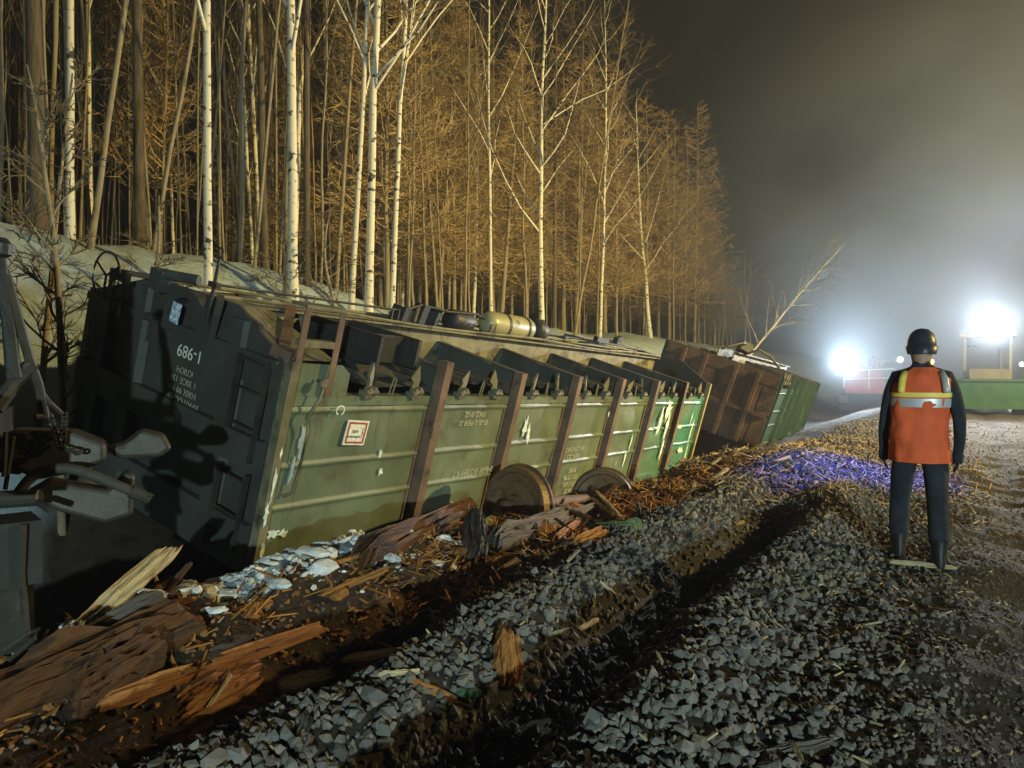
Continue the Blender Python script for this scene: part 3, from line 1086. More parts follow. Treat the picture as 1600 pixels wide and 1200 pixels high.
# hatch latches along the sill: hook, loop, hook in each bay
hook_me = None
loop_me = None
brk_me = None
mb = MB()
mb.prism([(-0.055, 0.0), (-0.02, 0.12), (-0.055, 0.17), (0.035, 0.34), (0.055, 0.16), (0.03, 0.02)], (0, 0, 0), (1, 0, 0), (0, 0, 1), 0.03)
hook_me = mb.mesh('latch_hook', 'sill')
mb = MB()
mb.tube([(-0.035, 0, 0), (-0.045, 0, 0.08), (-0.035, 0, 0.17), (0, 0, 0.20), (0.035, 0, 0.17), (0.045, 0, 0.08), (0.035, 0, 0)], 0.009, 6)
loop_me = mb.mesh('latch_loop', 'sill')
mb = MB()
mb.box((0, 0, 0.0), (0.15, 0.10, 0.07))
mb.box((-0.04, -0.03, 0.045), (0.035, 0.08, 0.07), (0, 0.3, 0))
mb.box((0.05, -0.02, 0.04), (0.03, 0.08, 0.08), (0, -0.2, 0))
mb.lathe([(-0.08, 0.028), (0.08, 0.028)], (0, -0.045, 0.03), (1, 0, 0), 10)
brk_me = mb.mesh('latch_bracket', 'sill')
edges_ = [0.55] + POSTS + [L_W]
hr = random.Random(9)
for k in range(7):
    a, b = edges_[k], edges_[k + 1]
    for j, fr in enumerate((0.28, 0.72)):
        x = a + (b - a) * fr + (0.06 if k == 0 else 0)
        br = link('latch_bracket', brk_me, g1)
        br.location = (x, -0.015, -0.29)
        br.scale = (1, 1, 1)
        br.rotation_euler = (0, hr.uniform(-0.15, 0.15), 0)
        hk = link('latch_hook', hook_me, g1)
        hk.location = (x + 0.02, 0.02, -0.27)
        hk.rotation_euler = (hr.uniform(-0.25, 0.05), (0.25 if j == 0 else -0.15) + hr.uniform(-0.12, 0.12), hr.uniform(-0.5, 0.5))
        hk.scale = (1, 1, 0.85)
    lp = link('latch_loop', loop_me, g1)
    lp.location = (a + (b - a) * 0.5 + 0.03, -0.02, -0.30)
    lp.rotation_euler = (hr.uniform(-0.2, 0.2), hr.uniform(0.0, 0.35), 0.3)

# brake gear along the underframe
tank = empty('air_tank')
tank.parent = g1
mb = MB()
prof = [(0, 0.03), (0.02, 0.11), (0.07, 0.165), (0.15, 0.19), (1.22, 0.19), (1.30, 0.165), (1.35, 0.11), (1.37, 0.03)]
mb.lathe(prof, (4.95, 1.50, 0.44), (1, 0, 0), 28)
mb.build('tank_shell', 'tank', tank, True)
for xx in (5.42, 6.02):
    mb = MB()
    mb.lathe([(0, 0.194), (0, 0.202), (0.05, 0.202), (0.05, 0.194)], (xx, 1.50, 0.44), (1, 0, 0), 28)
    mb.build('tank_strap', 'dark', tank)
mb = MB()
mb.lathe([(0, 0.15), (0.04, 0.19), (0.22, 0.19), (0.26, 0.16), (0.40, 0.12), (0.42, 0.04)], (6.42, 1.50, 0.45), (1, 0, 0), 20)
mb.build('brake_cylinder', 'dark', g1, True)
mb = MB()
for (x, y, z, a, b, c) in ((3.05, 1.5, 0.38, 0.22, 0.2, 0.2), (3.35, 1.45, 0.42, 0.16, 0.16, 0.28), (3.75, 1.55, 0.40, 0.10, 0.2, 0.30)):
    mb.box((x, y, z), (a, b, c), (0.1, 0.15, 0.2))
mb.tube([(3.0, 1.4, 0.45), (3.3, 1.4, 0.55), (3.9, 1.4, 0.52), (4.6, 1.42, 0.55), (4.95, 1.5, 0.5)], 0.02, 6)
mb.build('distributor_valve', 'dark', g1)
mb = MB()
mb.lathe([(0, 0.13), (0.04, 0.16), (0.45, 0.16), (0.5, 0.12)], (4.10, 1.52, 0.40), (1, 0, 0), 16)
mb.build('valve_chamber', 'dark', g1, True)
MB().box((3.30, 1.42, 0.42), (0.14, 0.03, 0.22), (0, 0.1, 0.1)).build('valve_cover', 'sill', g1)
mb = MB()
for ph, yy in ((0.0, 1.25), (1.3, 1.85)):
    pts = [(x, yy + 0.02 * math.sin(x * 2 + ph), 0.31 + 0.02 * math.sin(x * 1.3 + ph)) for x in np.linspace(0.1, L_W - 0.1, 40)]
    mb.tube(pts, 0.021, 6)
mb.build('brake_pipe', 'sill', g1)
mb = MB()
mb.tube([(0.2, 1.5, 0.40), (3.2, 1.48, 0.43)], 0.016, 6)
mb.build('pull_rod', 'dark', g1)
mb = MB()
mb.tube([(6.85, 1.45, 0.42), (9.6, 1.5, 0.40), (11.7, 1.55, 0.36)], 0.018, 6)
mb.build('pull_rod', 'dark', g1)
MB().tube([(7.2, 1.62, 0.38), (10.6, 1.62, 0.42)], 0.014, 6).build('pull_rod', 'dark', g1)
mb = MB()
mb.box((7.6, 1.5, 0.40), (0.5, 0.14, 0.05), (0, 0, 0.3))
mb.box((8.3, 1.5, 0.42), (0.06, 0.7, 0.05), (0, 0, 0.35))
mb.box((9.4, 1.55, 0.45), (0.9, 0.10, 0.10), (0, 0.02, 0.05))
mb.box((10.0, 1.52, 0.52), (0.45, 0.10, 0.12), (0.1, -0.1, 0.2))
mb.build('brake_lever', 'dark', g1)
for x in (1.2, 2.6, 4.8, 7.9, 10.4):
    mb = MB()
    mb.tube([(x, 1.25, 0.28), (x, 1.25, 0.46), (x + 0.12, 1.25, 0.46), (x + 0.12, 1.25, 0.28)], 0.008, 5)
    mb.build('pipe_hanger', 'sill', g1)

# ------------------------------------------------------------------ the second gondola farther on
def oriented(px, py, D, yaw, pitch, roll):
    o = at(px, py, D)
    a = np.array([math.sin(yaw) * math.cos(pitch), math.cos(yaw) * math.cos(pitch), math.sin(pitch)])
    h = np.array([-math.cos(yaw), math.sin(yaw), 0])
    u = np.cross(a, h)
    y = math.cos(roll) * h + math.sin(roll) * u
    z = np.cross(a, y)
    return wagon_matrix(o, a, y, z)


M['paint2'] = mat('dark_green_wagon_paint', (0.02, 0.055, 0.038), 0.5, 0, 0.3, 2.0, (0.16, 0.24, 0.19), 3.5, 0.62, 0.68, 0.1, 12, stretch=(4, 1, 0.4))
M['end2'] = mat('rust_brown_end_boards', (0.14, 0.085, 0.06), 0.75, 0, 0.35, 1.6, (0.07, 0.05, 0.038), 2.2, 0.5, 0.62, 0.3, 18)
g2 = empty('gondola_wagon', matrix=oriented(1222, 590, 18.8, math.radians(27), math.radians(-1.5), math.radians(19)))
tag(g2, 'second overturned wagon with a rust-brown end, jackknifed beyond the green one', 'wagon')
gondola(g2, False, 'end2', 'paint2', 'paint2')
for k, yy in enumerate(np.linspace(0.16, W_W - 0.16, 8)):
    for (za, zb) in ((-0.36, -1.06), (-1.14, -1.9)):
        MB().box((-0.03, yy, (za + zb) / 2), (0.04, 0.355, za - zb - 0.01), (0.004 * ((k * 7) % 3 - 1), 0, 0)).build('end_board', 'end2', g2)
for y0 in (0.55, 1.15, 2.0, 2.6):
    MB().box((-0.075, y0, -1.0), (0.07, 0.10, 1.95)).build('end_stiffener', 'end2', g2)
MB().box((-0.07, W_W / 2, -1.10), (0.06, W_W - 0.1, 0.10)).build('end_rib', 'end2', g2)
mb = MB()
mb.tube([(0.0, 1.0, 0.33), (0.1, 0.8, 0.5), (0.3, 0.5, 0.42), (0.5, 0.2, 0.2)], 0.03, 6)
mb.tube([(0.2, 1.6, 0.33), (0.5, 1.3, 0.55), (1.2, 1.2, 0.5), (2.0, 1.2, 0.4)], 0.03, 6)
mb.box((0.9, 1.3, 0.42), (0.4, 0.3, 0.25), (0.2, 0.3, 0.5))
mb.box((2.2, 1.5, 0.42), (0.7, 0.25, 0.2), (0.2, 0.1, 0.3))
mb.build('brake_gear', 'dark', g2)
for k in range(4):
    lk = link('latch_hook', hook_me, g2)
    lk.location = (0.4 + 0.55 * k, 0.0, -0.2)
    lk.rotation_euler = (0, 0.3 * (k % 2), 0)

# ------------------------------------------------------------------ wheels by the side wall
def wheelset(center, nrm, label, spin):
    n = Vector(nrm).normalized()
    q = n.to_track_quat('Z', 'Y')
    root = empty('wheelset', center)
    root.rotation_mode = 'QUATERNION'
    root.rotation_quaternion = q
    prof = [(0.07, 0.02), (0.07, 0.11), (0.02, 0.13), (-0.005, 0.26), (0.02, 0.37), (0.055, 0.39), (0.06, 0.435), (0.055, 0.445), (-0.05, 0.455), (-0.062, 0.485), (-0.08, 0.485), (-0.085, 0.40), (-0.06, 0.37), (-0.05, 0.26), (-0.06, 0.14), (-0.12, 0.11), (-0.12, 0.05)]
    MB().lathe(prof, (0, 0, 0), (0, 0, 1), 40).build('wheel', 'wheel', root, False)
    MB().lathe([(-1.5, 0.08), (-0.2, 0.085), (0.0, 0.09), (0.09, 0.065), (0.24, 0.062)], (0, 0, 0), (0, 0, 1), 20).build('axle', 'rust', root, True)
    tag(root, label, 'wheelset', 'wheelsets by the wagon side')
    return root


wheelset(at(806, 790, 8.45), (-0.62, -0.78, 0.10), 'rusty wheelset leaning on the wagon side, its disc in a mossy plank', 0)
wheelset(at(942, 783, 10.5), (-0.30, -0.93, 0.12), 'rusty wheelset half sunk behind a pale pointed splinter', 0)

# ------------------------------------------------------------------ standing wagon end with the coupler at the left
lw_dir = Vector((0.86, 0.51, 0)).normalized()
lwo = at(35, 740, 3.85)
lw_m = Matrix.Translation((lwo[0], lwo[1], 0)) @ Matrix.Rotation(math.atan2(lw_dir.y, lw_dir.x), 4, 'Z')
lw = empty('standing_wagon', matrix=lw_m)
tag(lw, 'dark standing wagon end with drooping coupler, chain and brake hose', 'wagon')
# local: x out of the end (towards the coupler), y to the far side, z up, origin on the rail at the end sill
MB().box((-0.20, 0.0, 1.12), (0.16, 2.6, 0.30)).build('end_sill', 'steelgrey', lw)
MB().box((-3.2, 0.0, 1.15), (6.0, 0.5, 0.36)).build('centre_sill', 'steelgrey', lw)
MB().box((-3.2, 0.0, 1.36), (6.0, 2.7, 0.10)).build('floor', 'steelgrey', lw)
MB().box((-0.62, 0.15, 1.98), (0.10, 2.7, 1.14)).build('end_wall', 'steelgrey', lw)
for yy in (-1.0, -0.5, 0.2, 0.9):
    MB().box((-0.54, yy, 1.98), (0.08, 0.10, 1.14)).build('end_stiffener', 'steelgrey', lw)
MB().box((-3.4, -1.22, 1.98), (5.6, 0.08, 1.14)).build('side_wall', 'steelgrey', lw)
MB().box((-3.4, 1.42, 1.98), (5.6, 0.08, 1.14)).build('side_wall', 'steelgrey', lw)
cp = empty('coupler')
cp.parent = lw
cp.location = (0.14, 0.0, 1.0)
cp.rotation_euler = (0, 0.20, -0.06)
mb = MB()
mb.prism([(-0.28, 0.02), (-0.22, 0.16), (0.06, 0.20), (0.22, 0.16), (0.24, 0.06), (0.10, -0.02), (-0.06, -0.08)], (0, -0.14, 0), (1, 0, 0), (0, 0, 1), -0.24)
mb.build('coupler_head', 'iron', cp)
mb = MB()
mb.prism([(0.00, -0.06), (0.28, -0.08), (0.34, 0.03), (0.39, 0.02), (0.42, -0.20), (0.30, -0.26), (0.08, -0.22), (-0.10, -0.15)], (0, -0.19, 0), (1, 0, 0), (0, 0, 1), -0.16)
mb.build('coupler_jaw', 'iron', cp)
mb = MB()
mb.prism([(0.20, 0.12), (0.30, 0.15), (0.38, 0.25), (0.50, 0.24), (0.56, 0.16), (0.50, 0.10), (0.30, 0.06)], (0, 0.06, 0), (1, 0, 0), (0, 0, 1), -0.14)
mb.build('coupler_tooth', 'iron', cp)
MB().box((-0.3, 0, 0.02), (0.35, 0.18, 0.18)).build('coupler_shank', 'iron', cp)
for ch_ in list(cp.children):
    bv = ch_.modifiers.new('round', 'BEVEL')
    bv.width = 0.028
    bv.segments = 3
    bv.limit_method = 'ANGLE'
hz = [at(-12, 782, 3.6), at(22, 780, 3.6), at(42, 748, 3.62), at(70, 733, 3.64), at(110, 731, 3.66), at(150, 745, 3.7), at(185, 760, 3.74), at(208, 770, 3.78)]
inv = lw_m.inverted()


def loc_pts(pts):
    return [tuple(inv @ Vector(p)) for p in pts]


hs = empty('brake_hose')
hs.parent = lw
# smooth the hose
hp = np.array(loc_pts(hz))
tt_ = np.linspace(0, 1, len(hp))
tn = np.linspace(0, 1, 28)
hp2 = np.stack([np.interp(tn, tt_, hp[:, i]) for i in range(3)], -1)
for _ in range(3):
    hp2[1:-1] = (hp2[:-2] + 2 * hp2[1:-1] + hp2[2:]) / 4
MB().tube(hp2, 0.026, 10).build('hose_pipe', 'hose', hs, True)
mb = MB()
e0, e1 = loc_pts([at(203, 768, 3.77), at(232, 780, 3.82)])
mb.tube([e0, e1], [0.036, 0.03], 10)
e2 = loc_pts([at(222, 770, 3.8), at(236, 776, 3.8), at(228, 783, 3.8)])
mb.tube(e2, 0.014, 6)
mb.build('hose_head', 'iron', hs)
mb = MB()
c0, c1 = loc_pts([at(-20, 782, 3.58), at(60, 778, 3.6)])
mb.tube([c0, c1], [0.045, 0.04], 12)
c2, c3 = loc_pts([at(58, 785, 3.55), at(76, 797, 3.5)])
mb.tube([c2, c3], 0.018, 8)
mb.build('angle_cock', 'iron', hs)


def chain(p0, p1, n, parent):
    p0 = Vector(p0)
    p1 = Vector(p1)
    d = (p1 - p0) / n
    x = d.normalized()
    y = x.orthogonal().normalized()
    z = x.cross(y)
    for k in range(n):
        c = p0 + d * (k + 0.5)
        side = y if k % 2 else z
        L_ = d.length * 0.68
        pts = [c + x * (L_ * math.cos(a)) + side * (0.017 * math.sin(a)) for a in np.linspace(0, 2 * math.pi, 10, endpoint=False)]
        MB().tube(pts, 0.0065, 5, closed=True).build('chain_link', 'iron', parent)


ch = empty('lifting_chain')
ch.parent = lw
for a, b in (((76, 646, 3.72), (94, 702, 3.78)), ((101, 646, 3.8), (96, 702, 3.78))):
    q = loc_pts([at(*a), at(*b)])
    chain(q[0], q[1], 9, ch)
q = loc_pts([at(100, 700, 3.76), at(124, 708, 3.74)])
chain(q[0], q[1], 4, ch)
# lever rods and bracing above the coupler
mb = MB()
for seq, r in ((((12, 430, 3.5), (30, 500, 3.55), (46, 560, 3.6), (60, 600, 3.65), (70, 652, 3.7)), 0.022), (((-8, 640, 3.5), (22, 598, 3.58), (52, 568, 3.62)), 0.036),
               (((60, 605, 3.66), (78, 630, 3.7), (96, 646, 3.78)), 0.012), (((54, 651, 3.65), (72, 650, 3.7)), 0.016)):
    mb.tube(loc_pts([at(*p) for p in seq]), r, 8)
mb.build('uncoupling_lever', 'iron', lw)
mb = MB()
mb.tube(loc_pts([at(6, 395, 3.5), at(4, 430, 3.5), at(14, 500, 3.52), at(22, 590, 3.55)]), [0.012, 0.03, 0.03, 0.035], 8)
mb.build('corner_strut', 'dark', lw)
mb = MB()
mb.lathe([(0, 0.02), (0.02, 0.05), (0.07, 0.055), (0.10, 0.03)], loc_pts([at(2, 405, 3.5)])[0], (0, 0, 1), 12)
mb.build('lamp_bracket', 'dark', lw)
mb = MB()
for seq in (((8, 675, 3.6), (6, 720, 3.6), (4, 745, 3.6)), ((20, 682, 3.62), (12, 730, 3.62), (6, 765, 3.62))):
    mb.tube(loc_pts([at(*p) for p in seq]), 0.012, 6)
mb.build('hand_grip', 'iron', lw)
# axle box and step below
p_ = loc_pts([at(8, 860, 3.5)])[0]
MB().box(p_, (0.24, 0.30, 0.30), (0, 0, 0.2)).build('buffer_step', 'steelgrey', lw)
p_ = loc_pts([at(6, 955, 3.5)])[0]
MB().box(p_, (0.20, 0.16, 0.38), (0, 0, 0.2)).build('axle_guard', 'steelgrey', lw)
mb = MB()
mb.tube(loc_pts([at(34, 820, 3.4), at(30, 900, 3.4), at(36, 1000, 3.4), at(10, 1015, 3.4)]), 0.016, 6)
mb.tube(loc_pts([at(0, 1020, 3.35), at(44, 990, 3.4), at(55, 985, 3.42), at(50, 1000, 3.42), at(8, 1035, 3.38)]), 0.012, 6)
mb.build('step_stirrup', 'iron', lw)

# ------------------------------------------------------------------ forest
def rvec(r, k):
    return np.array([r.gauss(0, k), r.gauss(0, k), r.gauss(0, k)])


def make_tree(seed, kind, height, r0):
    r = random.Random(seed)
    tr, cr = MB(), MB()
    n = 14
    bend = r.uniform(-0.35, 0.35), r.uniform(-0.35, 0.35)
    if kind in ('pine', 'larch'):
        bend = (bend[0] * 0.2, bend[1] * 0.2)
    P = []
    for i in range(n + 1):
        u = i / n
        wob = 0.05 if kind != 'pine' else 0.02
        P.append((bend[0] * math.sin(u * 2.6) + wob * mnoise((seed, u * 6, 0)) * height * 0.12, bend[1] * math.sin(u * 2.2) + wob * mnoise((seed, u * 6, 7)) * height * 0.12, u * height))
    P = np.array(P)
    P[:, :2] -= P[0, :2]
    R = r0 * (1 - np.linspace(0, 1, n + 1)) ** 0.75 + 0.008
    R[0] *= 1.3
    Pb = P.copy()
    Pb[0, 2] -= 0.6
    tr.tube(Pb, R, 8 if r0 > 0.07 else 6)

    def pt(u):
        k = min(int(u * n), n - 1)
        f = u * n - k
        return P[k] * (1 - f) + P[k + 1] * f, R[k] * (1 - f) + R[k + 1] * f

    def branch(mbk, p, d, length, rad, seg, up, jit, sides):
        pts = [p]
        dd = np.array(d, float)
        for i in range(seg):
            dd = dd + np.array([0, 0, up]) + rvec(r, jit)
            dd /= np.linalg.norm(dd)
            pts.append(pts[-1] + dd * length / seg)
        rr = rad * (1 - np.linspace(0, 1, seg + 1)) + 0.0025
        mbk.tube(pts, rr, sides, cap=False)
        return np.array(pts)

    spec = {'birch': (0.26, 20, 9, 4), 'thin': (0.35, 15, 5, 3), 'pine': (0.45, 16, 6, 3), 'larch': (0.14, 165, 7, 2), 'alder': (0.15, 18, 6, 4)}[kind]
    lo, nb, ns, ntw = spec
    for b in range(nb):
        u = lo + (0.97 - lo) * (b + r.random()) / nb
        p, rad = pt(u)
        az = r.uniform(0, 2 * math.pi)
        if kind == 'larch':
            ln = (1 - u) * height * 0.20 + 0.45
            d = np.array([math.cos(az), math.sin(az), r.uniform(-0.15, 0.35)])
            up, jit = 0.06, 0.08
        elif kind == 'pine':
            ln = r.uniform(0.5, 1.6)
            d = np.array([math.cos(az), math.sin(az), r.uniform(-0.2, 0.3)])
            up, jit = 0.0, 0.12
        else:
            el = r.uniform(0.7, 1.6)
            ln = (0.12 + 0.30 * (1 - u)) * height * r.uniform(0.55, 1.1) if kind == 'birch' else (0.08 + 0.2 * (1 - u)) * height * r.uniform(0.5, 1.1)
            d = np.array([math.cos(az), math.sin(az), el])
            up, jit = 0.10, 0.10
        d /= np.linalg.norm(d)
        main = branch(tr if kind in ('birch', 'thin', 'alder') else cr, p, d, ln, min(rad * 0.5, 0.045) if kind != 'larch' else 0.02, 5, up, jit, 4)
        for k in range(ns):
            q = r.uniform(0.2, 1.0)
            j = min(int(q * 5), 4)
            pp = main[j] * (1 - (q * 5 - j)) + main[j + 1] * (q * 5 - j)
            dv = main[j + 1] - main[j]
            dv = dv / (np.linalg.norm(dv) + 1e-6) + rvec(r, 0.55)
            dv /= np.linalg.norm(dv)
            l2 = ln * r.uniform(0.25, 0.5) * (1.1 - 0.5 * q)
            sub = branch(cr, pp, dv, l2, 0.008 if kind != 'larch' else 0.013, 3, 0.04 if kind != 'larch' else -0.02, 0.16, 3)
            for m_ in range(ntw):
                i0 = r.randint(1, 3)
                dv2 = sub[i0] - sub[i0 - 1]
                dv2 = dv2 / (np.linalg.norm(dv2) + 1e-6) + rvec(r, 0.6)
                dv2 /= np.linalg.norm(dv2)
                branch(cr, sub[i0], dv2, l2 * r.uniform(0.4, 0.9), 0.005 if kind != 'larch' else 0.010, 2, -0.04 if kind == 'birch' else 0.03, 0.18, 3)
    return tr, cr


BARK = {'birch': ('birch', 'twig'), 'thin': ('bark_thin', 'twig'), 'pine': ('bark_dark', 'bark_dark'), 'larch': ('bark_thin', 'larch_twig'), 'alder': ('bough', 'twig')}
PROTO = {}
for kind, variants in (('birch', ((18, 0.105), (17, 0.085), (19, 0.11), (16.5, 0.075))), ('thin', ((14, 0.045), (15.5, 0.05), (13, 0.035), (16, 0.055), (12, 0.032))),
                       ('pine', ((20, 0.17), (19, 0.14))), ('larch', ((15.5, 0.10), (17, 0.12), (13.5, 0.08))), ('alder', ((5.0, 0.03), (4.2, 0.026)))):
    for v, (hh, rr) in enumerate(variants):
        a, b = make_tree(100 + 17 * v + len(kind) * 3, kind, hh, rr)
        PROTO[(kind, v)] = (a.mesh('trunk', BARK[kind][0], True), b.mesh('crown', BARK[kind][1]), hh, rr)

NAMES = {'birch': 'birch_tree', 'thin': 'young_birch', 'pine': 'conifer_tree', 'larch': 'larch_tree', 'alder': 'bare_shrub'}
CATS = {'birch': 'tree', 'thin': 'tree', 'pine': 'tree', 'larch': 'tree', 'alder': 'shrub'}
n_tree = 0


def tree(kind, v, x, y, label, group, rz=0.0, sc_=1.0, sr=1.0, lean=(0, 0), sink=0.0):
    global n_tree
    tm, cm, hh, rr = PROTO[(kind, v)]
    root = empty(NAMES[kind], (x, y, gz(x, y) - sink))
    # lean about the view directions, spin about the trunk
    root.rotation_euler = (Matrix.Rotation(lean[0], 3, 'Y') @ Matrix.Rotation(lean[1], 3, 'X') @ Matrix.Rotation(rz, 3, 'Z')).to_euler()
    root.scale = (sr, sr, sc_)
    link('trunk', tm, root)
    link('crown', cm, root)
    tag(root, label, CATS[kind], group)
    n_tree += 1
    return root


def on_line(px, t):
    D = (t + 4.89) / (0.528 - 0.849 * (px - 800) / F_PX)
    return (px - 800) / F_PX * D, D


KEY = [  # kind, variant, base px, t, lean right (deg), radius scale, label
    ('birch', 0, 325, 5.4, 2.2, 0.75, 'white birch with a flared leaning foot, behind the uncoupling lever'),
    ('birch', 2, 461, 5.6, 0.6, 0.95, 'thickest bright white birch behind the step frame of the green wagon'),
    ('thin', 3, 449, 6.0, 1.0, 1.1, 'thin white birch close beside the thickest birch'),
    ('birch', 1, 576, 5.7, 2.0, 1.15, 'white birch of a crossing pair, straight stem'),
    ('birch', 3, 549, 5.9, 4.2, 0.9, 'white birch of a crossing pair, slanting stem'),
    ('birch', 1, 612, 6.4, 3.0, 0.85, 'slender white birch rising right of the crossing pair'),
    ('birch', 0, 846, 6.0, 1.6, 0.95, 'tall pale birch with steep forked limbs above the air tank'),
    ('birch', 3, 936, 6.8, 0.3, 0.95, 'pale birch with wide V-shaped limbs, second beyond the air tank'),
    ('thin', 1, 898, 6.6, 9.0, 1.0, 'thin birch slanting across the V-limbed birch'),
    ('birch', 1, 113, 8.2, 0.5, 0.9, 'white birch on the snow bank crest near the dark thick trunk'),
    ('thin', 3, 82, 8.4, 1.5, 1.0, 'mottled thin birch beside the dark thick trunk'),
    ('thin', 0, 142, 7.0, 7.5, 1.1, 'thin pale sapling slanting over the snow bank'),
    ('pine', 0, 62, 7.6, -1.0, 0.85, 'thick dark conifer trunk on the snow crest'),
    ('pine', 1, 222, 8.6, -0.5, 0.9, 'dark straight conifer trunk behind the brake wheel'),
    ('pine', 1, 415, 8.4, -1.0, 0.7, 'slim dark conifer trunk with its foot in the snow, left of the thickest birch'),
    ('pine', 1, 481, 6.9, 0.0, 0.62, 'dark trunk right behind the thickest birch'),
    ('pine', 1, 866, 8.0, 0.4, 0.7, 'dark trunk just right of the tall pale birch'),
    ('thin', 3, 372, 8.6, 2.6, 1.2, 'yellowish young tree slanting between two white birches'),
    ('thin', 1, 240, 9.0, 11.0, 1.0, 'reddish-lit sapling slanting steeply behind the hand brake'),
    ('thin', 0, 398, 7.2, 5.5, 0.8, 'crooked thin sapling standing on the teal-lit snow'),
    ('birch', 3, 768, 7.5, 0.0, 0.8, 'upright pale birch with long arched limbs left of the air tank'),
    ('larch', 1, 1010, 9.0, 0.0, 1.0, 'bushy orange-lit larch in front of the dark sky gap'),
    ('larch', 0, 1085, 8.0, 0.5, 1.0, 'tall pointed larch with a dense brown crown at the forest end'),
    ('larch', 2, 1045, 8.6, -1.0, 1.0, 'shorter larch left of the tall pointed one'),
    ('larch', 1, 945, 9.8, 0.0, 1.0, 'dense larch crown rising behind the V-limbed birch'),
    ('larch', 1, 880, 10.5, 0.0, 1.05, 'dense larch crown rising behind the tall forked birch'),
]
kr = random.Random(5)
key_st = []
for kind, v, px, t, ld, sr, lab in KEY:
    x, y = on_line(px, t)
    hh_ = PROTO[(kind, v)][2]
    tree(kind, v, x, y, lab, None, kr.uniform(0, 6.28), 1.0 if px < 840 else (13.6 if px > 1060 else (13.2 if px < 960 else 12.4)) / hh_, sr * 0.85, (math.radians(ld), kr.uniform(-0.01, 0.01)))
    key_st.append(st(x, y))
# shrubs on the bank at the left
for k, (px, t, lab) in enumerate(((92, 3.6, 'forked bare shrub rising from the green-lit brush by the wagon end'), (60, 4.4, 'bare shrub on the snow near the standing wagon'), (215, 5.0, 'low bare shrub behind the brake wheel'), (440, 5.8, 'bare brushy shrub behind the coupler lever'), (540, 5.6, 'bare brushy shrub behind the step frame'))):
    x, y = on_line(px, t)
    tree('alder', k % 2, x, y, lab, None, k * 1.1, 1.0 if k < 2 else 0.5, 1.2, (math.radians((-4, 6, 3, 0, 0)[k]), 0))
# the leaning broken tree at the forest end
x, y = on_line(1138, 4.6)
lt = tree('birch', 3, x, y, 'broken birch leaning far out over the second wagon', None, 0.4, 0.52, 0.8, (math.radians(40), 0), 0.0)
x, y = on_line(1176, 6.0)
tree('thin', 2, x, y, 'thin birch standing upright beside the leaning broken birch', None, 0.4, 0.5, 1.0, (math.radians(-3), 0))
x, y = on_line(1163, 6.6)
tree('thin', 0, x, y, 'short twiggy birch behind the leaning broken birch', None, 0.9, 0.45, 1.0, (math.radians(5), 0))

# the crowd of trees behind
fr = random.Random(21)
placed = list(key_st)
cnt = 0
tries = 0
KINDL = {'thin': 'slender bare young birch', 'birch': 'pale-stemmed birch', 'larch': 'brown twiggy larch', 'pine': 'dark bare conifer'}


def forest_label(kind, s_, t_):
    row = 'in the front row of the forest' if t_ < 9.6 else ('in the middle of the forest' if t_ < 13 else 'deep in the forest')
    where = 'above the snow bank' if s_ < 7 else ('behind the green wagon' if s_ < 17 else 'past the green wagon')
    return '%s %s, %s' % (KINDL[kind], row, where)


while cnt < 285 and tries < 9000:
    tries += 1
    px = fr.uniform(-60, 1150)
    t = 7.4 + 14 * fr.random() ** 1.5
    den = 0.528 - 0.849 * (px - 800) / F_PX
    if px < 480:
        t += 1.3
    if den < 0.12:
        continue
    x, y = on_line(px, t)
    s_, t_ = st(x, y)
    if y > 75:
        continue
    if any((s_ - a) ** 2 + (t_ - b) ** 2 < (0.55 if y < 30 else 0.9) ** 2 for a, b in placed):
        continue
    placed.append((s_, t_))
    u = fr.random()
    far = s_ > 14
    if far:
        kind = 'larch' if u < 0.42 else ('thin' if u < 0.9 else 'birch')
    else:
        kind = 'thin' if u < 0.80 else ('pine' if u < 0.88 else ('birch' if u < 0.95 else 'larch'))
    if kind == 'larch' and t < 8.0:
        kind = 'thin'
    v = fr.randrange({'thin': 5, 'birch': 4, 'larch': 3, 'pine': 2}[kind])
    hsc = fr.uniform(0.85, 1.05)
    if s_ > 9:
        hsc = fr.uniform(10.5, 13.0) / PROTO[(kind, v)][2]
    if px > 1105:
        hsc *= 0.5
    lab_ = forest_label(kind, s_, t_)
    tree(kind, v, x, y, lab_, lab_.replace(KINDL[kind], {'thin': 'young birches', 'birch': 'pale birches', 'larch': 'larches', 'pine': 'conifers'}[kind]), fr.uniform(0, 6.28), hsc, fr.uniform(0.55, 0.95) * (0.75 if px < 480 else 1.0) * (0.62 if kind == 'pine' else 1.0), (math.radians(fr.gauss(0, 2.0)), math.radians(fr.gauss(0, 1.5))))
    cnt += 1

# ------------------------------------------------------------------ timber, snow and clods
dr = random.Random(33)


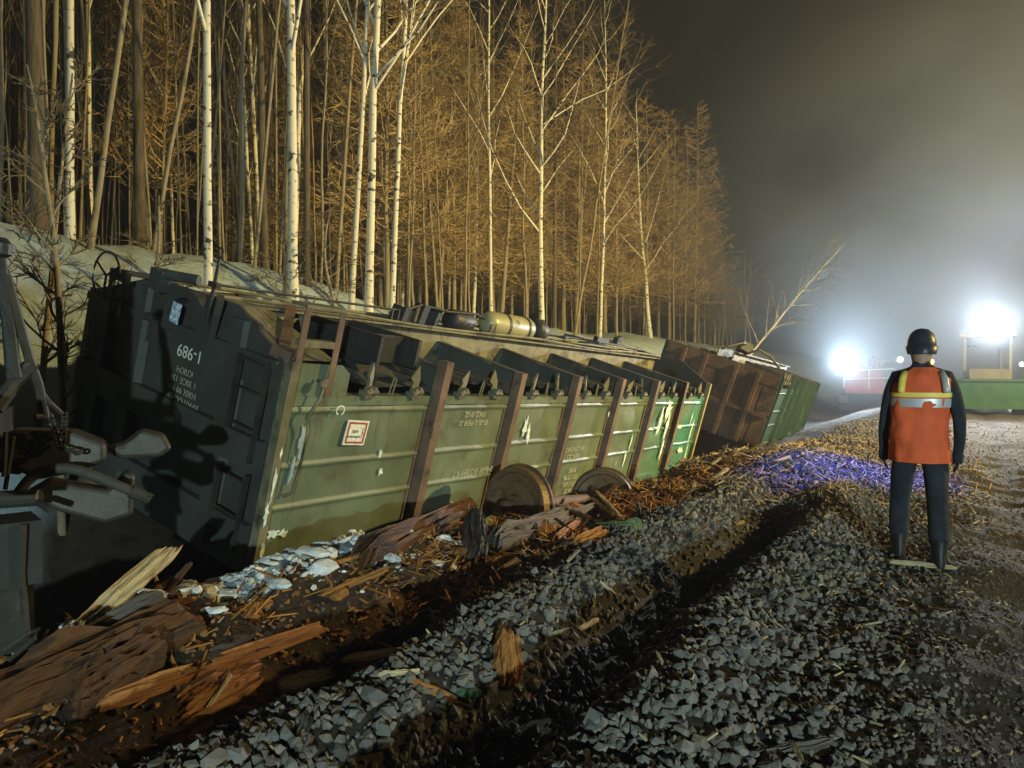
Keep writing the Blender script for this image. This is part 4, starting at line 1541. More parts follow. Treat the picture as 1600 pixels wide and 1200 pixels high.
def splinter_mesh(length, wd, th, seed, material, jag=0.25):
    """a split plank: x along the grain, torn zigzag ends, uneven edges and a stepped upper face"""
    r = random.Random(seed)
    teeth = 6 if jag <= 0.2 else 7
    k = 2 * teeth + 1
    deep = min(0.30 * length, (0.5 if jag <= 0.2 else 4.5 * jag) * wd)
    sk0, sk1 = r.uniform(-0.5, 0.5), r.uniform(-0.5, 0.5)
    n = 15
    top, bot = [], []
    lev = [r.uniform(-0.25, 0.25) * th for _ in range(k)]
    e0 = [(r.random() if j % 2 else r.random() * 0.35) * deep + sk0 * deep * (j / (k - 1) - 0.5) for j in range(k)]
    e1 = [(r.random() if j % 2 else r.random() * 0.35) * deep + sk1 * deep * (j / (k - 1) - 0.5) for j in range(k)]
    for i in range(n):
        u = i / (n - 1)
        tap = 1.0 - (0.0 if jag <= 0.2 else 0.30 * abs(2 * u - 1) ** 3)
        for j in range(k):
            v = j / (k - 1) - 0.5
            x0 = -length / 2 + e0[j]
            x1 = length / 2 - e1[j]
            xx = x0 + (x1 - x0) * u
            yy = v * wd * tap + 0.05 * wd * mnoise((u * 4, seed, j)) * (3 if j in (0, k - 1) else 1)
            zt = th / 2 * (1 - 0.35 * abs(2 * v) ** 2) + lev[j] + 0.35 * th * mnoise((u * 4, v * 5, seed)) + 0.22 * th * mnoise((u * 14, v * 9, seed + 3))
            zb = -th / 2 * (1 - 0.2 * abs(2 * v) ** 2)
            if i in (0, n - 1) and j % 2 == 0:
                zt *= 0.35
                zb *= 0.5
            top.append((xx, yy, zt))
            bot.append((xx, yy, zb))
    N = n * k
    fs = []
    for i in range(n - 1):
        for j in range(k - 1):
            fs.append((i * k + j, (i + 1) * k + j, (i + 1) * k + j + 1, i * k + j + 1))
            fs.append((N + i * k + j, N + i * k + j + 1, N + (i + 1) * k + j + 1, N + (i + 1) * k + j))
    for i in range(n - 1):
        fs.append((i * k, N + i * k, N + (i + 1) * k, (i + 1) * k))
        fs.append((i * k + k - 1, (i + 1) * k + k - 1, N + (i + 1) * k + k - 1, N + i * k + k - 1))
    for j in range(k - 1):
        fs.append((j, j + 1, N + j + 1, N + j))
        q = (n - 1) * k
        fs.append((q + j, N + q + j, N + q + j + 1, q + j + 1))
    mb = MB()
    mb.add(top + bot, fs)
    return mb.mesh('timber', material)


def place_between(name, me, p0, p1, roll=0.0, parent=None):
    o = link(name, me, parent)
    p0 = Vector(p0)
    p1 = Vector(p1)
    d = (p1 - p0).normalized()
    y = Vector((0, 0, 1)).cross(d)
    if y.length < 0.05:
        y = Vector((1, 0, 0))
    y.normalize()
    z = d.cross(y)
    R = Matrix((d, y, z)).transposed().to_4x4() @ Matrix.Rotation(roll, 4, 'X')
    o.matrix_world = Matrix.Translation((p0 + p1) / 2) @ R
    return o


def timber(name, pa, pb, wd, th, material, label, cat, lift=(0.0, 0.0), roll=0.0, seed=0, jag=0.25):
    a = hit(*pa)
    b = hit(*pb)
    a[2] += lift[0] + th * 0.25
    b[2] += lift[1] + th * 0.25
    ln = float(np.linalg.norm(b - a))
    o = place_between(name, splinter_mesh(ln, wd, th, seed + 50, material, jag), a, b, roll)
    return tag(o, label, cat)


timber('timber_sleeper', (-60, 1150), (300, 985), 0.24, 0.18, 'wood_dark', 'dark orange-brown sleeper slanting along the pit edge by the standing wagon', 'sleeper', (0.02, 0.02), 0.3, 1, 0.1)
timber('timber_sleeper', (100, 1120), (245, 1045), 0.26, 0.16, 'wood_dark', 'broad short sleeper stump leaning at the dark pit', 'sleeper', (0.06, 0.10), 0.5, 2, 0.1)
timber('split_plank', (140, 1130), (500, 1005), 0.10, 0.06, 'wood', 'long orange split plank lying along the dark pit', 'plank', (0.05, 0.07), 0.2, 3)
timber('split_plank', (270, 1120), (410, 1060), 0.20, 0.05, 'wood', 'short wide orange plank under the long orange plank', 'plank', (0.0, 0.03), 0.7, 4)
timber('split_plank', (128, 1010), (272, 925), 0.12, 0.05, 'wood_pale', 'pale greenish splintered board with a ragged end over the black ditch', 'plank', (0.10, 0.28), 0.6, 5, 0.5)
timber('split_plank', (110, 1030), (250, 965), 0.10, 0.05, 'wood_grey', 'grey split board below the pale ragged board', 'plank', (0.08, 0.12), 0.4, 6, 0.5)
timber('round_log', (300, 905), (425, 862), 0.16, 0.16, 'wood_grey', 'frosted round log end beside the wagon corner', 'log', (0.05, 0.12), 0.0, 7, 0.1)
timber('timber_sleeper', (560, 895), (740, 812), 0.24, 0.18, 'wood_dark', 'rough brown sleeper lying against the green wall before the wheel', 'sleeper', (0.06, 0.10), 0.4, 8)
timber('split_plank', (742, 822), (722, 785), 0.10, 0.05, 'wood', 'bright orange plank stub standing up before the wheel', 'plank', (0.12, 0.30), 0.3, 9)
timber('timber_sleeper', (745, 885), (740, 835), 0.20, 0.14, 'wood_grey', 'grey broken sleeper end standing on its butt', 'sleeper', (0.0, 0.18), 0.3, 10)
timber('mossy_plank', (735, 850), (838, 795), 0.24, 0.08, 'moss', 'mossy grey plank leaning under the wheel', 'plank', (0.04, 0.10), 0.6, 11)
timber('timber_sleeper', (770, 870), (930, 815), 0.26, 0.16, 'wood_grey', 'tarred dark sleeper lying in the hole before the wheels', 'sleeper', (0.08, 0.08), 0.2, 12)
timber('timber_sleeper', (800, 850), (900, 812), 0.20, 0.12, 'wood_grey', 'second tarred sleeper behind the one in the hole', 'sleeper', (0.05, 0.06), 0.8, 13)
timber('split_plank', (975, 822), (910, 770), 0.13, 0.04, 'wood_pale', 'pale pointed splinter standing before the sunken wheel', 'plank', (0.03, 0.32), 0.9, 14, 0.7)
timber('split_plank', (960, 812), (925, 795), 0.09, 0.04, 'wood_pale', 'small pale splinter leaning on the pointed one', 'plank', (0.02, 0.12), 0.9, 15, 0.6)
timber('split_plank', (868, 808), (925, 825), 0.07, 0.04, 'wood_pale', 'pale thin lath crossing the tarred sleeper', 'plank', (0.12, 0.08), 0.2, 16, 0.4)
timber('split_plank', (985, 790), (970, 765), 0.12, 0.05, 'wood', 'orange stub beside the sunken wheel', 'plank', (0.04, 0.14), 0.2, 17)
timber('split_plank', (890, 800), (925, 812), 0.10, 0.05, 'wood', 'orange block between the two wheels', 'plank', (0.10, 0.06), 0.2, 18)
timber('mossy_log', (925, 838), (1000, 832), 0.10, 0.09, 'moss', 'short green mossy log on the gravel edge', 'log', (0.03, 0.03), 0.2, 19, 0.1)
timber('split_plank', (870, 852), (910, 828), 0.07, 0.03, 'wood', 'bright orange shard pointing at the mossy log', 'plank', (0.06, 0.10), 0.5, 20, 0.6)
timber('split_plank', (900, 858), (945, 838), 0.10, 0.05, 'wood', 'orange block below the mossy log', 'plank', (0.04, 0.04), 0.5, 21)
timber('bark_slab', (795, 1092), (790, 1020), 0.135, 0.06, 'wood', 'upright pointed orange wood slab standing in the gravel', 'slab', (0.02, 0.10), 0.5, 22, 0.3)
timber('split_plank', (530, 1042), (640, 1030), 0.07, 0.03, 'wood_pale', 'pale frayed lath lying on the gravel by the pit', 'plank', (0.02, 0.03), 0.2, 23, 0.6)
timber('split_plank', (590, 1066), (655, 1060), 0.025, 0.02, 'wood_pale', 'thin white stick on the gravel below the frayed lath', 'stick', (0.02, 0.02), 0.2, 24)
timber('split_plank', (310, 1142), (358, 1088), 0.025, 0.02, 'wood_pale', 'thin pale stick standing out of the dark pit', 'stick', (0.05, 0.10), 0.2, 25)
timber('split_plank', (640, 1075), (720, 1110), 0.05, 0.02, 'wood', 'reddish splinter pointing at the green scrap', 'plank', (0.02, 0.02), 0.2, 26, 0.5)
timber('split_plank', (430, 1090), (520, 1062), 0.15, 0.03, 'wood_pale', 'flat pale grey bark piece by the pit edge', 'bark', (0.03, 0.03), 0.2, 27, 0.3)
timber('split_plank', (460, 1195), (478, 1130), 0.05, 0.025, 'wood_grey', 'grey stick lying upright on the near gravel', 'stick', (0.02, 0.02), 0.2, 28)
timber('split_plank', (1185, 1192), (1310, 1168), 0.05, 0.03, 'wood_grey', 'grey plank half buried in the near gravel', 'plank', (0.005, 0.005), 0.1, 29)
timber('split_plank', (925, 975), (930, 935), 0.02, 0.02, 'wood_pale', 'pale peg lying on the gravel berm', 'stick', (0.01, 0.03), 0.0, 30)
timber('split_plank', (935, 915), (968, 940), 0.05, 0.02, 'wood_pale', 'short split lath above the pale peg', 'plank', (0.02, 0.01), 0.0, 31, 0.5)
timber('split_plank', (870, 965), (918, 1002), 0.03, 0.02, 'wood_grey', 'grey lath on the gravel berm beside the furrow', 'plank', (0.01, 0.01), 0.0, 32)
timber('split_plank', (1392, 884), (1500, 892), 0.05, 0.02, 'wood_pale', 'broken pale board on the ground at the worker feet', 'plank', (0.02, 0.01), 0.2, 33, 0.3)
timber('split_plank', (905, 990), (935, 976), 0.03, 0.02, 'wood_pale', 'short pale stub below the pale peg', 'stick', (0.01, 0.02), 0.0, 34)
timber('split_plank', (1218, 1068), (1246, 1086), 0.02, 0.015, 'wood_pale', 'small yellow chip on the trodden gravel', 'stick', (0.01, 0.01), 0.0, 35)
timber('split_plank', (1080, 840), (1108, 822), 0.10, 0.02, 'wood_grey', 'flat grey chip on top of the gravel heap', 'plank', (0.02, 0.02), 0.0, 36, 0.4)
timber('paint_scrap', (715, 1098), (750, 1094), 0.05, 0.03, 'machine_green', 'small green painted scrap on the near gravel', 'scrap', (0.02, 0.02), 0.0, 37, 0.2)

# splinters strewn about: many loose pieces
SPL = [splinter_mesh(1.0, 0.16, 0.06, 900 + k, ('wood', 'wood_pale', 'wood_dark', 'wood', 'wood_grey', 'wood_pale')[k], 0.5) for k in range(6)]
zones = [  # n, s range, t range, length, protos
    (110, (-2.4, 2.8), (-2.2, -0.35), (0.10, 0.38), (0, 2, 0, 0, 4)),
    (70, (2.0, 7.0), (-2.3, -0.4), (0.12, 0.45), (0, 2, 4, 1)),
    (60, (5.5, 10.5), (-3.2, -0.6), (0.15, 0.5), (1, 4, 5, 1)),
    (55, (-1.5, 6.0), (-4.5, -2.1), (0.06, 0.20), (1, 5, 4)),
]
GL = ['orange-brown wood splinter strewn on the clay bank before the wagon', 'splinter of sleeper wood strewn around the wheels', 'wood splinter strewn over the heap before the second wagon', 'small wood splinter lying on the ballast']
for zi, (n, sr_, tr_, lr_, pr_) in enumerate(zones):
    for k in range(n):
        s_ = dr.uniform(*sr_)
        t_ = dr.uniform(*tr_)
        x, y = xy(s_, t_)
        if y < 2.6 or (t_ > -1.1 and -1.5 < s_ < 0.9):
            continue
        ln = dr.uniform(*lr_)
        az = dr.gauss(0.9, 0.8)
        tilt = abs(dr.gauss(0, 0.25))
        o = link('wood_splinter', SPL[dr.choice(pr_)])
        z = gz(x, y)
        o.location = (x, y, z + 0.02 + 0.5 * ln * math.sin(tilt) * 0.8)
        o.rotation_euler = (dr.uniform(-0.6, 0.6), -tilt, az)
        wsc = dr.uniform(0.6, 1.3) * (ln if ln < 0.25 else 0.25 + 0.3 * (ln - 0.25)) * 1.3
        o.scale = (ln, wsc, wsc)
        tag(o, GL[zi], 'splinter', 'wood splinters, zone %s' % ('clay bank', 'wheels', 'far heap', 'ballast')[zi])

# fine chips on the far heap and among the stones
def chip_mesh(n, srange, trange, name, lo=0.03, hi=0.14, hue=(1, 0.95, 0.85)):
    s_ = rng.uniform(*srange, n)
    t_ = rng.uniform(*trange, n)
    keep = gauss(t_, -0.72, 0.42) * gauss(s_, -0.35, 1.3) < 0.4
    s_, t_ = s_[keep], t_[keep]
    n = len(s_)
    x, y = xy(s_, t_)
    z = ground_z(s_, t_) + 0.02
    ln = rng.uniform(lo, hi, n)
    az = rng.uniform(0, math.pi, n)
    el = np.abs(rng.normal(0, 0.3, n))
    d = np.stack([np.cos(az) * np.cos(el), np.sin(az) * np.cos(el), np.sin(el)], -1) * ln[:, None]
    sd = np.stack([-np.sin(az), np.cos(az), np.zeros(n)], -1) * (0.006 + 0.05 * ln)[:, None]
    up = np.array([0, 0, 0.006])
    c = np.stack([x, y, z], -1)
    V = np.stack([c - sd, c + sd, c + d + sd * 0.4, c + d - sd * 0.4, c - sd * 0.5 + up, c + d * 0.9 + up], 1).reshape(-1, 3)
    base = np.arange(n)[:, None] * 6
    F4 = (base[:, :, None] + np.array([[0, 1, 2, 3]])[None]).reshape(-1, 4)
    F3 = (base[:, :, None] + np.array([[0, 4, 5], [0, 5, 3], [1, 5, 4], [1, 2, 5], [0, 1, 4], [2, 3, 5]])[None]).reshape(-1, 3)
    me = bpy.data.meshes.new(name)
    me.from_pydata(V.tolist(), [], F4.tolist() + F3.tolist())
    me.materials.append(M['chip'])
    cc = me.color_attributes.new('tint', 'FLOAT_COLOR', 'POINT')
    g = (0.45 + 0.75 * rng.random(n))
    tt = np.stack([g * hue[0], g * hue[1], g * hue[2], np.ones(n)], -1)
    cc.data.foreach_set('color', np.repeat(tt, 6, 0).reshape(-1).astype(np.float32))
    return me


tag(link('wood_chips', chip_mesh(2600, (4.5, 13.0), (-4.5, -0.3), 'wood_chips')), 'pale wood chips scattered over the gravel heaps', 'chips', None, 'stuff')
tag(link('pale_shavings', chip_mesh(420, (3.6, 9.5), (-5.2, -2.2), 'pale_shavings', 0.03, 0.20, (1.25, 1.1, 0.95))), 'pale shavings and splinters lying in the blue light', 'shavings', None, 'stuff')
tag(link('wood_litter', chip_mesh(2000, (-3.0, 7.5), (-2.3, -0.3), 'wood_litter', 0.04, 0.20, (1.0, 0.55, 0.20))), 'orange wood litter over the clay bank before the wagon', 'litter', None, 'stuff')
tag(link('wood_crumbs', chip_mesh(1800, (-3.5, 6.0), (-8.0, -0.5), 'wood_crumbs', 0.015, 0.06)), 'fine wood crumbs scattered over ballast and clay', 'crumbs', None, 'stuff')


# snow lumps and clay clods
def lump_mesh(seed, material, sub=2, rough=1.0):
    import bmesh
    bm = bmesh.new()
    bmesh.ops.create_icosphere(bm, subdivisions=sub, radius=1.0)
    for v_ in bm.verts:
        c = v_.co.copy()
        k = 1 + 0.38 * rough * mnoise(c * 1.3 + Vector((seed, 0, 0))) + 0.20 * rough * mnoise(c * 3.1 + Vector((0, seed, 0)))
        v_.co = Vector((c.x * k, c.y * k * 0.8, c.z * k * 0.55))
    me = bpy.data.meshes.new('lump')
    bm.to_mesh(me)
    bm.free()
    me.materials.append(M[material])
    me.polygons.foreach_set('use_smooth', [False] * len(me.polygons))
    return me


SNOWL = [lump_mesh(3.3 * k, 'snow') for k in range(5)]
CLAYL = [lump_mesh(5.1 * k + 40, 'clay', 2, 1.9) for k in range(4)]
for k, (px, py, rad, lab) in enumerate(((582, 862, 0.085, 'rounded snow lump resting against the green wall'), (556, 866, 0.05, 'small snow lump beside the rounded one at the green wall'), (408, 872, 0.10, 'snow lump at the foot of the wagon corner'))):
    p = hit(px, py)
    o = link('snow_lump', SNOWL[k])
    o.location = (p[0], p[1], p[2] + 0.03)
    o.scale = (rad,) * 3
    tag(o, lab, 'snow')
for k in range(260):
    s_ = dr.gauss(-0.35, 0.78)
    t_ = dr.gauss(-0.78, 0.26)
    x, y = xy(s_, t_)
    o = link('snow_lump', SNOWL[k % 5])
    rad = 0.02 + 0.075 * dr.random() ** 2.2
    o.location = (x, y, gz(x, y) + rad * 0.2)
    o.scale = (rad * dr.uniform(0.9, 1.5), rad, rad * dr.uniform(0.6, 1))
    o.rotation_euler = (dr.uniform(-0.3, 0.3), dr.uniform(-0.3, 0.3), dr.uniform(0, 6.28))
    tag(o, 'crumbled snow lump on the heap before the wagon corner', 'snow', 'snow lumps on the heap')
for k in range(110):
    s_ = dr.uniform(-2.8, 2.2)
    t_ = dr.gauss(-1.35, 0.42)
    if t_ > -0.5 or (t_ > -1.15 and -1.6 < s_ < 1.0):
        continue
    x, y = xy(s_, t_)
    if y < 2.6:
        continue
    o = link('clay_clod', CLAYL[k % 4])
    rad = 0.02 + 0.055 * dr.random() ** 2
    o.location = (x, y, gz(x, y) + rad * 0.15)
    o.scale = (rad * dr.uniform(0.9, 1.6), rad, rad * dr.uniform(0.7, 1.1))
    o.rotation_euler = (dr.uniform(-0.3, 0.3), dr.uniform(-0.3, 0.3), dr.uniform(0, 6.28))
    tag(o, 'orange clay clod on the bank between pit and wagon', 'clod', 'clay clods on the bank')

# ------------------------------------------------------------------ the worker in the orange vest
def worker():
    foot = hit(1440, 880)
    root = empty('person', (foot[0], foot[1], gz(foot[0], foot[1]) + 0.0))
    root.rotation_euler = (0, 0, -math.radians(24))
    tag(root, 'person seen from behind in an orange reflective vest and dark trousers, walking on the gravel', 'person')
    # skeleton: x right, y forward, z up
    J = [((0, 0, 0.94), 0.150, 0.115), ((0, 0, 1.10), 0.150, 0.115), ((0, 0.0, 1.28), 0.170, 0.125), ((0, -0.01, 1.42), 0.140, 0.10), ((0, 0.0, 1.50), 0.058, 0.058), ((0, 0.02, 1.58), 0.070, 0.085), ((0, 0.03, 1.66), 0.075, 0.095), ((0, 0.025, 1.73), 0.055, 0.07)]
    V = [j[0] for j in J]
    Rr = [(j[1], j[2]) for j in J]
    E = [(i, i + 1) for i in range(len(J) - 1)]

    def chain_(start, pts):
        prev = start
        for p, rad in pts:
            V.append(p)
            Rr.append((rad, rad))
            E.append((prev, len(V) - 1))
            prev = len(V) - 1
    for s_ in (-1, 1):
        chain_(3, [((s_ * 0.165, 0.0, 1.42), 0.068), ((s_ * 0.212, -0.02 - 0.03 * s_, 1.28), 0.058), ((s_ * 0.238, -0.03 - 0.08 * s_, 1.13), 0.050), ((s_ * 0.250, 0.02 - 0.07 * s_, 0.98), 0.044), ((s_ * 0.25, 0.05 - 0.05 * s_, 0.88), 0.038), ((s_ * 0.248, 0.06 - 0.04 * s_, 0.82), 0.036)])
    # walking: left leg forward, right leg back
    chain_(0, [((-0.10, 0.02, 0.84), 0.100), ((-0.115, 0.10, 0.66), 0.092), ((-0.125, 0.16, 0.50), 0.080), ((-0.13, 0.18, 0.30), 0.080), ((-0.13, 0.20, 0.12), 0.074)])
    chain_(0, [((0.10, 0.0, 0.84), 0.100), ((0.105, 0.01, 0.66), 0.094), ((0.115, 0.02, 0.50), 0.082), ((0.12, -0.04, 0.30), 0.080), ((0.12, -0.07, 0.12), 0.074)])
    me = bpy.data.meshes.new('body')
    me.from_pydata(V, E, [])
    o = link('body', me, root)
    md = o.modifiers.new('skin', 'SKIN')
    md.use_smooth_shade = True
    sv = me.skin_vertices
    if not sv:
        bpy.context.view_layer.objects.active = o
    lay = me.skin_vertices[0].data if me.skin_vertices else None
    if lay is not None:
        for i, q in enumerate(Rr):
            lay[i].radius = q
            lay[i].use_root = (i == 0)
    sub = o.modifiers.new('sub', 'SUBSURF')
    sub.levels = 2
    sub.render_levels = 2
    me.materials.append(M['cloth_dark'])

    def rings(lst, n=28, sq=2.4, fold=0.0):
        mb = MB()
        vs = []
        for (z, cx, cy, a, b) in lst:
            for i in range(n):
                an = 2 * math.pi * i / n
                c_, s_ = math.cos(an), math.sin(an)
                fo = 1 + fold * (mnoise((c_ * 2.5, s_ * 2.5, z * 9)) + 0.8 * mnoise((c_ * 6, s_ * 6, z * 3 + 5)))
                vs.append((cx + fo * a * abs(c_) ** (2 / sq) * (1 if c_ > 0 else -1), cy + fo * b * abs(s_) ** (2 / sq) * (1 if s_ > 0 else -1), z))
        fs = []
        for j in range(len(lst) - 1):
            for i in range(n):
                b_ = (i + 1) % n
                fs.append((j * n + i, j * n + b_, (j + 1) * n + b_, (j + 1) * n + i))
        mb.add(vs, fs)
        return mb
    def vrow(z):
        zz = [0.78, 0.95, 1.08, 1.22, 1.34, 1.42, 1.47, 1.50]
        aa = [0.208, 0.204, 0.196, 0.206, 0.208, 0.188, 0.135, 0.085]
        bb = [0.175, 0.168, 0.162, 0.165, 0.158, 0.135, 0.105, 0.085]
        return (z, 0.012 * math.sin(z * 5), 0, float(np.interp(z, zz, aa)), float(np.interp(z, zz, bb)))
    vest = rings([vrow(z) for z in np.linspace(0.78, 1.50, 34)], 44, 2.4, 0.11)
    vo = vest.build('safety_vest', 'vest', root, True)
    for z0, z1, mt in ((1.20, 1.265, 'bandgrey'), (1.275, 1.31, 'band')):
        rings([(z0, 0, 0, 0.216, 0.173), ((z0 + z1) / 2, 0, 0, 0.218, 0.175), (z1, 0, 0, 0.216, 0.173)]).build('reflective_band', mt, vo, True)
    for sx, mt in ((-0.15, 'band'), (0.15, 'bandgrey')):
        mb = MB()
        mb.tube([(sx, -0.158, 1.31), (sx * 0.99, -0.160, 1.33), (sx * 0.93, -0.132, 1.41), (sx * 0.8, -0.085, 1.46)], 0.026, 8)
        mb.v = [(x, y if y > -0.2 else y, z) for x, y, z in mb.v]
        mb.build('reflective_strap', mt, vo, True)
    head = rings([(1.50, 0, 0.01, 0.055, 0.06), (1.55, 0, 0.02, 0.066, 0.08), (1.60, 0, 0.02, 0.075, 0.092), (1.66, 0, 0.02, 0.077, 0.097), (1.71, 0, 0.015, 0.068, 0.088), (1.75, 0, 0.01, 0.03, 0.04)], 20, 2)
    head.tube([(0, 0.10, 1.655), (0, 0.135, 1.615), (0, 0.105, 1.605)], [0.010, 0.017, 0.012], 8)
    for sx in (-1, 1):
        head.tube([(sx * 0.077, 0.0, 1.60), (sx * 0.086, -0.006, 1.63), (sx * 0.078, 0.0, 1.66)], [0.008, 0.018, 0.01], 8)
    head.build('face', 'skin', root, True)
    hel = rings([(1.60, 0, 0.0, 0.098, 0.118), (1.66, 0, 0.005, 0.112, 0.135), (1.665, 0, 0.005, 0.100, 0.122), (1.71, 0, 0.01, 0.096, 0.118), (1.76, 0, 0.01, 0.078, 0.098), (1.79, 0, 0.01, 0.045, 0.06), (1.80, 0, 0.01, 0.005, 0.005)], 28, 2)
    hel.build('hard_hat', 'helmet', root, True)
    for (fx, fy) in ((-0.13, 0.20), (0.12, -0.07)):
        b = rings([(0.0, fx, fy + 0.05, 0.052, 0.145), (0.03, fx, fy + 0.05, 0.054, 0.148), (0.07, fx, fy + 0.04, 0.05, 0.13), (0.11, fx, fy + 0.0, 0.054, 0.075), (0.20, fx, fy - 0.01, 0.062, 0.068)], 20, 2.2)
        b.add([], [])
        b.build('boot', 'boot', root, True)
    for s_ in (-1, 1):
        mb = MB()
        hx, hy, hz_ = s_ * 0.248, 0.06 - 0.04 * s_, 0.82
        mb.tube([(hx, hy - 0.01, hz_ + 0.06), (hx, hy, hz_ + 0.01), (hx, hy + 0.01, hz_ - 0.045)], [0.034, 0.04, 0.034], 10)
        for j, (oy, ln) in enumerate(((-0.03, 0.062), (-0.01, 0.075), (0.012, 0.08), (0.034, 0.07))):
            mb.tube([(hx, hy + oy, hz_ - 0.04), (hx - s_ * 0.006, hy + oy + 0.004, hz_ - 0.04 - ln * 0.55), (hx - s_ * 0.025, hy + oy + 0.008, hz_ - 0.04 - ln)], [0.010, 0.009, 0.007], 6)
        mb.tube([(hx - s_ * 0.01, hy + 0.03, hz_ + 0.01), (hx - s_ * 0.02, hy + 0.06, hz_ - 0.025), (hx - s_ * 0.025, hy + 0.07, hz_ - 0.06)], [0.012, 0.011, 0.008], 6)
        mb.build('glove', 'cloth_dark', root, True)
    return root


worker()

# ------------------------------------------------------------------ machines with lit lamps
def face_matrix(px, D, yaw_deg, z=None):
    x = (px - 800) / F_PX * D
    zz = gz(x, D) if z is None else z
    return Matrix.Translation((x, D, zz)) @ Matrix.Rotation(math.radians(yaw_deg), 4, 'Z')


# bulldozer: local -y is its front, facing back down the line
DZ_D = 27.0
dz = empty('bulldozer', matrix=face_matrix(1543, DZ_D, -32))
tag(dz, 'bulldozer with two glaring roof lamps and a wide green blade', 'bulldozer')
for sx in (-1, 1):
    mb = MB()
    prof = [(-1.9, 0.35), (-1.6, 0.05), (1.5, 0.0), (1.9, 0.35), (1.7, 0.75), (-1.7, 0.8)]
    mb.prism(prof, (sx * 0.95 - 0.25, 0, 0), (0, 1, 0), (0, 0, 1), 0.5)
    mb.build('crawler_track', 'dark', dz)
MB().box((0, -0.7, 1.15), (1.1, 2.0, 0.9)).build('engine_hood', 'machine', dz)
MB().box((0, 0.9, 0.95), (1.5, 1.4, 0.7)).build('chassis', 'machine', dz)
cab = empty('cab')
cab.parent = dz
mb = MB()
for sx in (-0.72, 0.72):
    for sy in (0.35, 1.75):
        mb.box((sx, sy, 2.05), (0.09, 0.09, 1.5))
mb.box((0, 1.05, 1.42), (1.5, 1.5, 0.25))
mb.build('cab_frame', 'machine', cab)
MB().box((0, 1.05, 2.86), (1.75, 1.75, 0.12)).build('cab_roof', 'machine', cab)
MB().box((0, 0.36, 2.15), (1.34, 0.02, 1.2)).build('windscreen', 'glass', cab)
for sx in (-0.72, 0.72):
    MB().box((sx, 1.05, 2.15), (0.02, 1.3, 1.2)).build('side_window', 'glass', cab)
mb = MB()
nb_ = 10
mb.box((0, -2.25, 0.72), (3.9, 0.06, 1.0))
mb.box((0, -2.30, 1.21), (3.96, 0.10, 0.09))
mb.box((-1.9, -2.15, 0.72), (0.06, 0.25, 1.0))
mb.box((1.9, -2.15, 0.72), (0.06, 0.25, 1.0))
mb.build('blade', 'machine_green', dz)
for sx in (-1.25, 1.25):
    MB().bar((sx, -2.2, 0.5), (sx, 0.4, 0.45), 0.16, 0.2).build('push_arm', 'machine', dz)
MB().tube([(0.35, -1.0, 1.6), (0.35, -1.0, 2.3)], 0.07, 12).build('exhaust_stack', 'dark', dz)


def lamp_head(parent, loc, rad, material, hood='dark'):
    e = empty('work_lamp')
    e.parent = parent
    e.location = loc
    mb = MB()
    mb.lathe([(0, rad * 0.6), (-0.02, rad * 1.1), (-0.0, rad * 1.12)], (0, 0.10, 0), (0, -1, 0), 20)
    mb.lathe([(0.0, rad * 0.5), (0.10, rad * 1.12)], (0, 0.12, 0), (0, -1, 0), 20)
    mb.build('lamp_housing', hood, e)
    MB().lathe([(0, rad), (0.015, rad * 0.9), (0.03, rad * 0.5)], (0, 0.01, 0), (0, -1, 0), 20).build('lamp_lens', material, e)
    return e


for k, sx in enumerate((-0.42, -0.12, 0.28, 0.55)):
    lamp_head(dz, (sx, 0.12, 2.96 + (0.06 if k == 2 else 0)), 0.15 if k in (1, 2) else 0.11, 'lamp_white')
lamp_head(dz, (0.95, -1.75, 1.75), 0.07, 'lamp_small')
lamp_head(dz, (-1.75, -2.05, 1.85), 0.10, 'lamp_amber')
dzp = dz.matrix_world @ Vector((0.1, -0.15, 3.0))
lamp('dozer_roof_lamps', 'SPOT', dzp, (1.5, 0.0, 9.0), 14000, (0.95, 0.97, 1.0), 0.2, 90, 1.0)

# red recovery tractor with a hose reel
rt = empty('recovery_tractor', matrix=face_matrix(1352, 43.0, -26))
tag(rt, 'red recovery tractor with a bright lamp and a cable reel', 'tractor')
for sx in (-1, 1):
    mb = MB()
    mb.prism([(-2.0, 0.4), (-1.6, 0.0), (1.7, 0.0), (2.1, 0.4), (1.8, 0.85), (-1.8, 0.85)], (sx * 1.1 - 0.25, 0, 0), (0, 1, 0), (0, 0, 1), 0.5)
    mb.build('crawler_track', 'dark', rt)
MB().box((0, 0, 1.3), (2.0, 3.4, 0.7)).build('chassis', 'machine_red', rt)
MB().box((0, -1.2, 1.95), (1.8, 0.9, 0.6)).build('engine_hood', 'machine_red', rt)
MB().box((-0.4, 1.0, 2.15), (1.0, 1.2, 1.1)).build('cab', 'machine_red', rt)
MB().box((-0.4, 0.385, 2.3), (0.85, 0.02, 0.6)).build('windscreen', 'glass', rt)
rl = empty('cable_reel')
rl.parent = rt
rl.location = (0.55, -0.9, 2.75)
mb = MB()
mb.tube([(0.42 * math.cos(a), 0, 0.42 * math.sin(a)) for a in np.linspace(0, 2 * math.pi, 24, endpoint=False)], 0.045, 8, closed=True)
for a in np.linspace(0, math.pi, 4, endpoint=False):
    mb.tube([(-0.42 * math.cos(a), 0, -0.42 * math.sin(a)), (0.42 * math.cos(a), 0, 0.42 * math.sin(a))], 0.03, 6)
mb.build('reel_rim', 'machine_red', rl)
MB().box((0, 0.1, -0.35), (0.2, 0.1, 0.5)).build('reel_stand', 'machine_red', rl)
mb = MB()
for zz in (1.75, 2.25):
    mb.tube([(-1.1, -1.75, zz), (1.5, -1.75, zz + 0.1)], 0.035, 6)
for xx in (-1.1, 0.2, 1.5):
    mb.tube([(xx, -1.75, 1.2), (xx, -1.75, 2.3)], 0.035, 6)
